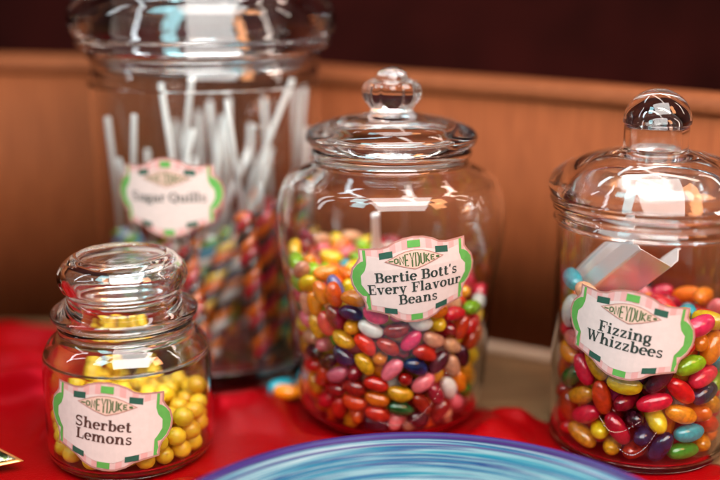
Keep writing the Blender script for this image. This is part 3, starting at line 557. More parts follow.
25,-389,460,12,82,-56,314,-366,314,20,30,-93,313,-3,345,-57,1,-82,280,171,534,60,70,-38,323,-36,219,29,15,-94,46,48,488,-79,-50,-35,126,-391,454,-53,-9,84,464,2,198,26,47,84,
398,-11,284,-12,39,91,291,-60,468,45,-46,-77,-9,-141,378,-53,-52,66,289,240,596,92,-36,14,362,-294,206,37,73,-57,-177,-60,252,-42,77,-47,-96,-95,454,-76,64,8,131,-182,513,10,-89,44,
211,118,454,7,-47,-88,247,400,458,44,87,24,115,10,438,-86,-46,-22,373,-183,126,-44,76,-48,375,132,486,-100,-8,-4,168,-458,381,79,23,57,439,110,167,-45,70,-56,311,-276,125,10,93,-34,
470,100,294,1,34,94,30,-117,485,72,-6,69,283,-167,415,-53,-27,-81,-4,55,333,-25,-97,3,150,-293,467,-71,70,9,-221,-244,304,-27,31,-91,-88,-480,381,96,-15,-26,202,-123,427,-73,-65,-19,
340,-56,108,42,91,0,459,176,412,8,-46,-88,-222,-163,348,-87,5,50,306,-212,281,85,-52,-9,-147,-233,401,9,68,-73,298,72,529,-61,-12,-78,-52,-232,338,58,-81,-6,304,86,389,23,-9,-97,
246,4,423,-6,72,69,346,359,485,56,-43,71,377,-122,243,-13,-73,67,371,220,483,-64,-8,-76,5,240,279,38,71,-59,84,-188,426,-88,47,-5,228,-304,313,-86,5,-51,-288,-362,192,-4,-33,94,
34,-280,422,46,-1,89,225,-48,297,-40,54,73,104,-147,320,-15,-16,-97,392,39,141,-40,-17,90,124,106,418,3,-25,-97,384,308,425,48,-50,72,210,300,490,1,-25,-97,68,-462,408,-11,-96,26,
403,73,392,-20,17,96,260,-150,108,-53,85,0,268,-374,186,-66,-20,-73,425,166,249,63,27,-74,297,41,134,18,3,-98,-63,-64,300,69,-12,72,348,141,109,-11,99,3,166,181,386,41,18,89,
211,-312,110,-50,-87,6,297,282,488,6,18,-98,263,194,441,-50,79,35,212,-36,195,-96,-27,0,375,76,269,44,-28,-85,-72,-325,403,83,-20,-53,46,414,122,100,4,6,238,-418,297,36,31,-88,
228,-40,107,96,28,0,288,-204,191,-99,10,-5,130,-304,380,78,44,-45,426,234,350,-14,43,89,292,361,386,23,97,-8,147,-423,156,-83,-50,25,203,50,360,79,53,-31,-112,-133,347,-25,12,-96,
-202,-323,270,91,36,-23,386,235,162,53,-85,1,101,24,331,-60,31,74,280,-104,342,37,-58,-73,370,153,377,-44,7,89,-147,-199,272,-32,74,-59,169,-220,107,75,66,0,42,-481,326,-96,-11,27,
178,-344,211,56,-44,70,260,147,108,-10,99,0,337,139,219,49,-26,-83,360,321,318,-66,75,-3,207,287,377,-20,98,-8,159,-450,257,59,29,-76,134,-381,325,76,22,-61,258,-286,217,-51,-11,-85,
286,274,114,-50,86,9,19,141,266,76,10,64,143,-111,130,36,-41,-84,221,-224,475,87,-28,41,63,-221,346,89,-46,5,-106,-392,357,82,-19,-53,103,-344,108,31,95,-1,290,-118,208,4,25,-97,
281,64,265,24,-74,-62,264,156,339,82,17,-55,268,206,190,-98,-21,1,121,0,107,18,98,0,-187,-389,179,16,83,54,214,437,356,-37,8,-93,187,256,108,3,-100,0,379,241,250,-88,-47,7,
67,-198,107,66,75,0,32,-421,161,45,77,45,107,-260,184,-88,-35,-33,189,-151,198,-51,-80,-32,-82,-472,290,-96,15,23,144,110,303,99,11,-5,192,-214,353,-86,32,40,151,-53,374,58,22,78,
232,112,209,-85,-4,52,102,216,295,-39,86,32,202,-136,314,-35,45,83,40,175,366,99,-3,-10,203,205,286,37,-77,-52,16,-328,108,-31,-95,0,318,239,365,67,-36,-65,46,-471,234,-95,-13,27,
86,-91,422,73,-32,60,18,-378,357,56,83,-3,177,-224,263,89,-19,-41,79,-140,209,34,-90,-26,174,140,130,10,54,83,335,325,206,-48,12,-87,233,371,144,69,24,69,208,46,134,-18,-4,98,
-39,-217,107,8,100,-1,271,276,298,-23,85,48,-84,-412,125,-99,-1,15,82,-385,254,-78,-9,62,104,-305,284,68,16,-72,268,396,274,-22,4,-97,44,-62,313,7,-73,-68,183,432,218,-4,-25,-97,
3,-212,184,-7,-100,0,183,336,285,-20,-96,-17,70,-14,180,41,89,16,144,239,218,-50,83,25,34,-104,107,91,42,0,230,299,207,-56,-56,-60,1,-326,200,88,7,46,-25,-367,280,-13,-97,-22,
-12,-154,277,-93,20,32,43,-243,263,-83,-50,25,-103,-326,108,-100,-5,0,43,34,262,42,90,10,55,184,197,28,70,65,-79,-458,200,97,-10,-22,60,111,107,97,-23,0,131,-64,260,-66,66,-36,
-81,-97,107,-47,-88,0,126,356,196,-88,47,-11,176,30,245,85,4,52,-12,-81,209,-9,-69,-72,103,212,124,-3,79,61,109,332,108,-75,-67,0,-64,-250,245,9,100,2,18,230,107,-16,-99,0,
22,3,106,55,84,0,-143,-223,107,-61,-79,0,-55,47,106,55,84,0,116,115,206,31,78,55,-135,-266,191,-3,-99,-10,-107,-373,240,41,23,-88,37,309,179,-44,85,-30,-95,-39,184,81,58,-12,
], 'right': [-244,253,115,-98,19,0,-210,-110,114,-59,-81,0,-223,145,114,98,-19,0,-370,135,174,16,37,-92,276,-241,118,-8,-99,8,-93,-338,115,72,69,0,-195,-343,236,52,-27,-81,149,-202,114,7,-100,0,
-95,57,114,14,99,0,-146,0,318,61,29,-74,-72,-56,229,-81,-3,-58,-181,71,225,62,23,-75,-186,204,208,-82,55,18,-241,44,114,-98,20,1,-265,250,676,-72,60,-35,-102,241,114,0,-100,0,
44,-256,114,-8,-100,1,-31,-102,114,85,-52,0,120,142,114,-59,81,0,-185,-108,244,-9,54,84,-321,231,241,9,17,98,-341,-59,115,-100,0,0,-201,-283,115,33,94,-1,-255,-13,198,96,-26,-5,
-106,276,300,-54,-35,-76,-35,50,241,-65,-15,-74,-124,146,294,-58,53,62,-136,371,250,-36,-10,93,-89,-186,114,-84,53,0,236,155,114,49,-87,0,-112,-231,204,-23,-90,-37,-339,-188,130,52,-77,-38,
-388,-90,422,15,-71,69,174,-352,217,90,44,0,2,249,114,5,100,0,-198,339,156,-48,-25,84,-258,-248,193,-32,-95,2,20,-392,155,51,-1,86,-212,-204,289,-67,68,30,-390,96,746,-23,-90,38,
233,-82,114,-96,28,0,-263,300,561,75,66,3,-288,-102,238,9,-31,-95,237,303,115,79,-61,0,316,-233,219,-50,-71,50,-112,-340,296,-6,-98,17,-277,287,417,-40,-41,-82,-177,312,388,-44,86,-26,
-192,80,394,21,-17,96,-331,-214,262,48,-76,45,150,-354,115,-92,-39,0,67,255,209,42,90,12,-41,387,120,-99,-14,-3,-51,257,202,-5,-100,3,-267,144,254,15,23,96,-388,35,152,13,37,-92,
-227,280,304,-29,89,-36,20,-8,174,-54,9,-84,101,-27,114,-30,-95,0,-354,-179,356,40,-80,44,-56,-352,210,-51,-86,-12,-272,-292,392,20,-17,-96,-182,-89,480,-8,87,-50,103,316,115,-18,98,1,
12,106,143,-52,45,72,0,-181,209,-5,-99,-13,-264,-141,566,45,-84,32,-389,-71,252,8,-32,-94,-100,-108,332,-8,53,85,7,-19,338,96,-10,-27,-278,-124,414,-6,-21,98,-360,168,344,-20,-47,-86,
-355,190,610,2,6,100,-354,50,285,98,17,-11,-8,-363,306,-17,82,54,107,-95,229,-67,8,74,-39,172,343,57,-58,-58,-208,180,410,-91,2,-40,-75,390,353,-61,-10,78,-294,-14,500,61,67,41,
71,-295,254,-10,-2,-100,79,101,223,-42,65,64,-185,-188,391,15,98,13,-85,96,393,11,-51,-85,20,392,223,-100,5,0,94,-196,246,-32,10,94,-68,271,444,34,86,-38,-239,-129,683,-82,-53,-22,
-181,-49,575,9,86,-50,-398,-39,554,10,-96,-27,375,-105,121,-28,-96,-1,15,288,296,-32,-94,-15,-60,-221,329,-72,16,67,-182,-238,488,-87,48,8,202,-11,199,44,-84,31,119,-378,333,-89,-29,35,
-184,239,533,-26,-46,85,212,-193,193,16,97,-17,-284,-12,377,69,22,69,-152,-328,389,-75,-63,-18,298,21,114,99,9,1,-2,-121,355,-15,28,95,163,221,196,38,90,-20,-84,-123,460,-14,-90,-41,
51,277,392,-70,-71,1,-350,-194,510,27,-47,-84,-291,92,416,-24,-3,-97,12,398,407,63,-2,-78,268,126,216,54,-83,-12,178,352,230,55,-26,79,214,-151,291,-98,9,15,-31,-396,405,-96,8,-28,
218,-282,307,63,-76,16,-302,-264,568,-37,40,84,-272,128,585,42,58,70,149,-19,286,63,-64,44,-397,36,428,-5,-45,89,342,-106,226,-93,7,-36,32,-222,410,29,80,52,-270,106,703,76,52,38,
140,371,340,64,-23,73,-178,-356,486,-89,44,7,172,245,297,81,-58,-11,134,-100,380,-85,-10,-51,-298,204,485,-84,46,-29,-37,-271,473,7,93,37,299,254,215,-65,76,4,-97,-148,560,21,89,41,
349,160,115,-42,91,0,-315,250,770,-51,-65,-57,-304,-17,624,19,-91,37,-105,16,462,2,-43,-91,31,-164,529,-75,61,-26,126,-249,379,-7,-99,14,295,-22,283,-46,-82,34,105,-385,464,-70,-21,68,
-124,-185,659,82,-17,55,-155,137,521,84,53,-13,-383,114,497,-14,-43,89,-18,-400,538,65,-4,76,53,75,357,-83,-4,56,333,-215,323,46,73,-50,-6,166,476,-23,24,94,391,-60,332,14,93,-33,
391,28,203,-7,99,-12,-2,16,464,4,91,41,253,-307,422,74,61,27,-194,-251,701,-83,21,-51,-141,372,484,-93,-35,-8,-141,-377,706,67,-26,70,127,10,400,-88,-26,40,284,276,328,-66,70,27,
-214,24,651,2,71,-70,378,115,289,28,-87,40,-219,338,700,-24,-14,96,-93,-286,604,-15,-4,99,192,84,278,68,-73,3,-194,-65,808,13,-50,86,-203,-300,589,-30,-95,5,252,-172,388,54,84,-4,
58,-294,508,56,32,-76,233,322,456,79,-58,-21,362,-164,436,41,90,16,110,176,345,-80,38,-46,203,237,395,76,-64,-10,231,-325,520,79,56,27,-137,192,673,-58,-57,-59,-84,90,583,85,7,-52,
-396,58,652,14,91,-38,86,113,480,-33,8,94,-106,-77,744,27,96,-2,-312,-224,739,-41,-22,-88,398,7,423,2,-81,59,286,114,332,25,-91,33,-28,-402,793,-75,5,66,-9,-82,645,-34,61,72,
82,391,482,-61,14,78,221,-19,504,11,-41,90,347,194,400,40,-73,-56,103,-86,480,85,15,50,104,250,477,-44,-87,-23,248,116,429,-88,-29,-38,-298,-47,744,10,-94,32,-49,-308,734,54,-48,-70,
397,-46,551,11,89,44,155,-212,493,-42,73,-54,216,289,560,73,68,-6,-93,-390,612,69,-17,70,246,-165,489,46,-88,7,214,192,491,-87,-46,-17,-8,317,526,52,-72,-47,308,32,526,6,16,-99,
147,-260,613,85,40,34,133,13,548,-19,24,-95,73,-298,733,47,35,-81,-204,-348,781,61,-37,70,144,-373,599,-91,-35,-24,341,-208,560,-43,-71,55,126,345,570,-67,-64,37,356,185,558,17,-31,93,
-9,155,633,-85,52,-10,301,-40,421,-5,-60,80,-382,-118,647,-30,95,5,53,-178,679,78,-32,-54,387,102,503,10,-34,94,33,-4,560,0,-91,-42,-16,-205,789,-83,45,-34,-4,-238,619,49,-81,34,
128,-125,591,-56,78,27,-99,263,588,-62,39,67,398,-61,699,9,63,-77,193,-299,718,-8,97,23,139,132,597,-52,-79,33,238,106,540,75,54,38,277,232,618,73,68,-7,-255,-314,864,-55,46,-70,
229,330,667,70,-47,53,179,-360,807,-86,-42,-29,-91,-11,614,-60,2,80,-110,385,604,-86,-25,-44,42,231,588,61,-63,-48,368,-160,646,32,77,-56,359,77,642,-94,35,3,43,-363,858,-49,86,12,
-58,304,707,-37,-15,92,364,170,708,40,-84,38,-30,43,708,30,-39,87,70,-395,684,-91,-16,-39,23,-109,789,75,-44,48,-137,380,749,-27,-8,96,281,-287,667,-42,-39,-82,-195,-202,798,13,-81,57,
58,397,637,-76,10,-64,218,83,646,-15,83,54,-403,-38,962,9,-96,-25,71,22,675,-1,92,39,403,12,771,2,-63,77,106,-65,743,-7,-78,-62,-31,402,745,-31,-1,95,96,175,730,-24,49,84,
68,298,730,-31,4,-95,298,-49,668,-2,-99,14,276,-132,582,-57,-76,31,138,-175,774,-65,-67,-36,-282,-123,859,-34,94,2,147,252,679,45,28,85,316,-140,771,-59,80,8,89,394,810,54,-11,84,
189,355,757,75,-39,53,359,91,825,-68,-74,2,216,-167,691,-93,28,-22,-375,-150,788,3,-13,99,271,64,743,-34,-93,12,-98,-132,848,44,89,-15,321,242,787,58,-76,30,192,-42,664,-26,65,71,
268,-243,800,-56,83,-6,-401,-50,786,-1,14,-99,220,184,746,73,37,-58,-21,186,731,-47,-85,26,-350,-203,916,42,-71,-56,133,82,769,-78,27,56,
], 'small': [218,-7,104,320,22,105,128,-205,104,164,190,104,-73,-138,104,-56,-242,104,6,-68,103,320,128,105,
-248,-255,112,218,99,104,-9,344,105,-112,322,105,212,-113,104,-270,189,105,107,-101,104,-284,22,105,
-222,-123,104,-188,-22,104,-132,-318,105,-41,243,104,12,38,103,-136,196,104,-339,-69,106,191,-178,185,
91,108,104,27,-172,104,-315,-172,114,264,-64,182,96,331,105,-136,-85,172,-83,-10,103,57,-360,168,
-106,94,104,47,361,194,-344,-118,200,112,5,104,-207,274,105,62,218,104,256,42,190,138,-325,110,
334,-83,105,-212,99,104,-89,255,198,-155,-205,104,293,-181,105,266,219,105,-172,322,193,86,-158,191,
-66,358,193,211,156,193,-289,-221,204,124,260,179,45,-276,105,-260,-54,175,-11,142,104,220,-257,105,
-161,46,181,-31,-350,109,363,-26,189,-14,-124,191,17,259,191,-55,50,186,-341,111,114,153,64,181,
-269,80,192,54,-43,195,-184,-32,249,355,80,192,-98,149,194,-199,-165,199,265,-17,278,-74,-300,192,
-201,169,183,-318,-176,296,5,-228,190,-195,101,264,-12,-364,249,105,158,197,134,338,250,-120,343,283,
363,24,282,3,160,225,159,-51,181,336,-141,194,105,-262,191,49,68,198,-258,258,196,197,300,114,
-112,38,285,114,-345,256,-10,363,283,313,186,194,179,194,287,-364,8,173,117,-93,269,-71,135,296,
73,-254,291,182,88,280,-144,-334,264,-214,294,286,183,2,341,-175,-268,187,-148,203,270,-363,-26,273,
281,-232,197,31,-154,282,-321,173,198,247,268,202,176,-233,274,-64,-42,237,109,13,266,-213,-165,304,
203,-303,199,313,-185,287,79,228,271,119,-172,339,-253,189,277,14,180,340,-7,51,286,79,113,289,
348,106,349,-273,-82,276,-189,156,355,-30,259,286,70,315,332,9,-214,366,231,-121,265,284,112,264,
-95,-194,191,-355,78,253,-266,247,365,-32,-265,283,290,218,292,-234,-278,275,-269,24,281,215,293,300,
-132,-231,283,-333,145,331,354,-81,279,24,-50,296,-121,-125,268,-166,323,376,
]}
DROP = {'mid': 0.2, 'right': 0.2, 'small': 0.15}
VIS = {'mid': [384, 219, 391, 614, 498, 741, 711, 453, 56, 671, 457, 579, 605, 293, 420, 550, 275, 344, 366, 642, 569, 504, 700, 535, 230, 140, 11, 677, 486, 585, 371, 10, 472, 181, 119, 514, 279, 655, 631, 542, 307, 722, 155, 468, 661, 40, 217, 20, 269, 258, 16, 375, 241, 526, 29, 537, 320, 561, 195, 639, 32, 81, 461, 135, 234, 0, 108, 491, 446, 447, 39, 692, 503, 517, 1, 67, 28, 697, 170, 596, 354, 84, 363, 22, 60, 575, 502, 33, 71, 48, 222, 78, 41, 520, 581, 377, 19, 529, 115, 438, 324, 120, 97, 488, 607, 165, 88, 433, 713, 127, 44, 686, 678, 326, 259, 603, 124, 562, 85, 573, 26, 286, 18, 541, 266, 518, 584, 111, 648, 64, 566, 31, 94, 572, 314, 239, 312, 306, 113, 55, 73, 343, 512, 466, 43, 672, 519, 590, 408, 30, 187, 685, 630, 735, 9, 47, 567, 493, 481, 116, 757, 428, 492, 228, 126, 76, 723, 497, 145, 191, 658, 154, 323, 245, 69, 90, 524, 365, 12, 738, 49, 612, 214, 501, 558, 417, 403, 246, 169, 664, 632, 426, 564, 295, 27, 734, 709, 297, 463, 385, 7, 5, 376], 'right': [111, 37, 61, 6, 33, 95, 121, 165, 230, 135, 31, 50, 196, 105, 49, 59, 217, 74, 146, 139, 60, 99, 249, 67, 5, 234, 45, 36, 32, 254, 22, 89, 112, 44, 257, 256, 4, 113, 248, 141, 211, 116, 261, 202, 236, 80, 21, 258, 55, 168, 260, 162, 90, 252, 197, 73, 38, 30, 240, 133, 138, 125, 185, 39, 82, 3, 225, 117, 42, 129, 143, 160, 118, 227, 192, 246, 71, 97, 239, 70, 1, 98, 16, 7, 247, 243, 92, 223, 28, 101, 72, 159, 19], 'small': [141, 130, 124, 90, 122, 79, 117, 135, 120, 137, 99, 78, 123, 132, 92, 114, 116, 102, 95, 100, 119, 107, 118, 97, 127, 80, 70, 138, 126, 67, 113, 73, 58, 83, 34, 27, 104, 50, 1, 40, 112, 26, 44, 12, 55, 8, 39, 18, 52, 57]}
def unpack(key):
    v = DATA[key]
    if key == 'small': return [([v[i]/100, v[i+1]/100, v[i+2]/100-DROP[key]], Vector((0.3, 0.2, 1)).to_track_quat('Z', 'Y')) for i in range(0, len(v), 3)]
    return [([v[i]/100*.985, v[i+1]/100*.985, v[i+2]/100-DROP[key]], Vector(v[i+3:i+6]).to_track_quat('Z', 'Y')) for i in range(0, len(v), 6)]
COLOURS = {   # kind of colour -> base colour, speckle amount
 'red': ((0.62, 0.006, 0.008), .12), 'dark red': ((0.30, 0.003, 0.008), .2), 'orange': ((0.90, 0.19, 0.004), .1), 'orange red': ((0.80, 0.06, 0.005), .12),
 'yellow': ((0.92, 0.56, 0.01), .1), 'mustard': ((0.78, 0.34, 0.008), .15), 'pink': ((0.88, 0.17, 0.20), .1), 'hot pink': ((0.75, 0.025, 0.09), .1), 'peach': ((0.84, 0.40, 0.22), .14),
 'white': ((0.88, 0.80, 0.72), .06), 'lime': ((0.26, 0.52, 0.01), .1), 'green': ((0.03, 0.30, 0.02), .15), 'dark green': ((0.012, 0.10, 0.02), .2), 'olive': ((0.36, 0.30, 0.01), .15),
 'navy': ((0.004, 0.016, 0.07), .25), 'teal': ((0.01, 0.38, 0.46), .12), 'plum': ((0.045, 0.008, 0.02), .3), 'violet': ((0.09, 0.09, 0.24), .2)}
def candy_mat(name, col, sp, rough=0.2, sss=0.06):
    m, nt, b = nodes(name)
    tc = N(nt, 'ShaderNodeTexCoord'); oi = N(nt, 'ShaderNodeObjectInfo')
    va = N(nt, 'ShaderNodeVectorMath', operation='ADD'); nt.links.new(tc.outputs['Object'], va.inputs[0])
    sc = N(nt, 'ShaderNodeVectorMath', operation='SCALE'); sc.inputs[0].default_value = (1, 1, 1); nt.links.new(oi.outputs['Random'], sc.inputs['Scale'])
    nt.links.new(sc.outputs[0], va.inputs[1])
    n1 = N(nt, 'ShaderNodeTexNoise', Scale=420.0, Detail=4.0); nt.links.new(va.outputs[0], n1.inputs['Vector'])
    lo = tuple(c*(1-sp*1.6) for c in col); hi = tuple(min(.9, c*(1+sp)) for c in col)
    r = ramp(nt, [(0.33, lo), (0.62, hi)]); nt.links.new(n1.outputs['Fac'], r.inputs['Fac'])
    hs = N(nt, 'ShaderNodeHueSaturation')
    for inp, a, w in (('Hue', .488, .024), ('Value', .78, .4)):
        mm = N(nt, 'ShaderNodeMath', operation='MULTIPLY_ADD'); mm.inputs[1].default_value = w; mm.inputs[2].default_value = a
        if inp == 'Value':
            fr = N(nt, 'ShaderNodeMath', operation='MULTIPLY'); fr.inputs[1].default_value = 7.31
            f2 = N(nt, 'ShaderNodeMath', operation='FRACT'); nt.links.new(oi.outputs['Random'], fr.inputs[0]); nt.links.new(fr.outputs[0], f2.inputs[0]); nt.links.new(f2.outputs[0], mm.inputs[0])
        else: nt.links.new(oi.outputs['Random'], mm.inputs[0])
        nt.links.new(mm.outputs[0], hs.inputs[inp])
    nt.links.new(r.outputs['Color'], hs.inputs['Color']); nt.links.new(hs.outputs['Color'], b.inputs['Base Color'])
    b.inputs['Roughness'].default_value = rough; b.inputs['Coat Weight'].default_value = 0.12; b.inputs['Coat Roughness'].default_value = 0.12
    b.inputs['Subsurface Weight'].default_value = sss; b.inputs['Subsurface Radius'].default_value = (1, .5, .3); b.inputs['Subsurface Scale'].default_value = 0.003
    n2 = N(nt, 'ShaderNodeTexNoise', Scale=260.0, Detail=2.0); nt.links.new(va.outputs[0], n2.inputs['Vector'])
    bp = N(nt, 'ShaderNodeBump', Strength=0.12, Distance=0.0008); nt.links.new(n2.outputs['Fac'], bp.inputs['Height']); nt.links.new(bp.outputs['Normal'], b.inputs['Normal'])
    return m
CM = {k: candy_mat('candy_'+k.replace(' ', '_'), c, s) for k, (c, s) in COLOURS.items()}
M_LEMON = candy_mat('candy_lemon', (0.98, 0.59, 0.025), .03, rough=0.32, sss=0.25)
def bean_bm(L, Wd, bend, seg=18, rings=12):
    bm = bmesh.new(); bmesh.ops.create_uvsphere(bm, u_segments=seg, v_segments=rings, radius=1)
    for v in bm.verts:
        x, y, z = v.co
        e = 0.82 if Wd > .9 else 0.9
        k = max(1-z*z, 0)**0.5; kk = k**e if k > 0 else 0
        f = kk/k if k > 1e-6 else 1
        v.co = Vector((x*f*Wd/2+bend*(z*z-0.4), y*f*Wd/2*0.97, z*L/2*(0.97+0.03*abs(z))))*U
    return bm
def bean_mesh(nm, mat, L, Wd, bend):
    bm = bean_bm(L, Wd, bend); me = bpy.data.meshes.new(nm); bm.to_mesh(me); bm.free()
    for p in me.polygons: p.use_smooth = True
    me.materials.append(mat); return me
def project(p):
    """cm point -> pixel of the 720 x 480 photograph"""
    y, z = p[1], p[2]-CAM_H
    d = y*math.cos(PITCH)-z*math.sin(PITCH); up = y*math.sin(PITCH)+z*math.cos(PITCH)
    return 360+1000*p[0]/d, 240-1000*up/d, d
SEEDS = {'mid': '''295,268 white|317,260 orange|300,278 lime|312,285 yellow|330,275 lime|352,250 pink|352,259 yellow|342,267 teal|338,283 violet|313,307 orange|302,302 dark green|328,303 peach|348,298 orange|307,317 pink|325,315 lime|355,313 navy|347,325 mustard|367,327 white|390,324 yellow|378,333 red|370,316 lime|340,335 green|333,343 mustard|362,342 orange red|387,345 red|352,350 pink|410,332 hot pink|432,335 peach|413,346 yellow|430,352 dark red|450,342 peach|442,355 white|468,330 red|457,327 red|470,313 lime|483,317 yellow|478,299 white|477,277 red|488,297 red|465,343 red|477,340 dark red|310,330 peach|348,363 yellow|405,362 yellow|383,368 orange|370,357 dark red|424,366 navy|453,357 peach|465,360 plum|403,374 dark red|367,375 hot pink|338,375 pink|355,378 plum|360,391 lime|380,387 red|390,397 mustard|370,404 peach|412,388 plum|445,386 white|457,392 green|470,389 yellow|447,405 peach|462,403 pink|435,402 dark red|380,418 plum|403,418 pink|423,413 plum|358,417 orange red|335,420 orange red|433,422 orange red|413,427 peach|323,382 red|332,397 red|350,405 orange red|320,363 orange red|312,372 peach|320,347 plum|330,357 plum|298,355 pink|457,372 mustard|477,355 yellow|478,372 mustard|440,370 dark red|395,410 dark green|345,390 dark red|300,340 mustard''',
 'right': '''599,375 mustard|592,394 mustard|620,394 hot pink|596,411 orange red|624,407 dark red|612,416 red|644,395 dark green|647,410 red|660,397 red|657,381 plum|679,396 white|690,380 orange|702,400 navy|670,411 mustard|687,411 orange|679,421 red|676,442 hot pink|657,434 navy|640,435 navy|664,452 navy|647,447 dark red|625,435 dark red|600,432 yellow|610,447 mustard|585,447 mustard|700,425 orange red|702,442 mustard|676,465 green|694,462 teal|705,459 orange|562,435 red|571,385 red|557,375 red|580,375 dark green|710,382 lime|555,420 red|577,422 red|715,291 orange|715,312 pink|708,321 yellow|692,323 hot pink|690,313 teal|712,342 orange|689,359 lime|703,356 teal|712,365 hot pink|565,295 orange|562,315 orange|562,350 red|579,272 teal|557,395 red|575,405 red|590,285 peach|570,275 white|560,335 red|610,470 orange red|640,468 red'''}
SEEDS = {k: [(tuple(map(int, s.split(' ', 1)[0].split(','))), s.split(' ', 1)[1]) for s in v.split('|')] for k, v in SEEDS.items()}
PAL = ['red']*8+['dark red']*4+['orange']*5+['orange red']*4+['yellow']*4+['mustard']*3+['pink']*2+['hot pink']*2+['peach']*2+['white']*1+['lime']*1+['green']*1+['dark green']*1+['navy']*1+['plum']*2
def ranks(n): return ['first', 'second', 'third', 'fourth', 'fifth', 'sixth', 'seventh', 'eighth', 'ninth', 'tenth', 'eleventh', 'twelfth', 'thirteenth', 'fourteenth', 'fifteenth', 'sixteenth', 'seventeenth', 'eighteenth', 'nineteenth', 'twentieth'][n]
LABEL_BOX = {'mid': (350, 236, 475, 325), 'right': (568, 290, 692, 376), 'small': (50, 385, 164, 468)}
JNAME = {'mid': 'middle jar', 'right': 'right jar', 'small': 'small jar'}
def zone(key, px, py):
    x0, y0, x1, y1 = LABEL_BOX[key]
    if key == 'mid':
        if px < x0: return 'left of the label' if py < 335 else 'low at the left'
        if px > x1-12: return 'right of the label' if py < 335 else 'low at the right'
        return 'just below the label' if py < 365 else 'near the bottom'
    if px < x0+14: return 'left of the label'
    if px > x1-6: return 'right of the label'
    if py < (y0+y1)/2: return 'above the label'
    return 'just below the label' if py < 415 else 'near the bottom'
def neighbour_label(items, i, key):
    """items: (px,py,colour). Words that point to one bean: its colour, where it sits and what colours it touches."""
    px, py, c = items[i]; near = []
    for d, (dx, dy) in {'right of': (-1, 0), 'left of': (1, 0), 'above': (0, 1), 'below': (0, -1)}.items():
        best = None
        for k, (qx, qy, qc) in enumerate(items):
            if k == i: continue
            vx, vy = qx-px, qy-py; al = vx*dx+vy*dy; ac = abs(vx*dy-vy*dx)
            if al > 4 and ac < al and al < 45 and qc != c and (best is None or al+ac < best[0]): best = (al+ac, qc)
        if best: near.append((best[0], d, best[1]))
    near.sort(); return near
made = {}
def article(w): return ('an ' if w[0] in 'aeiou' else 'a ')+w
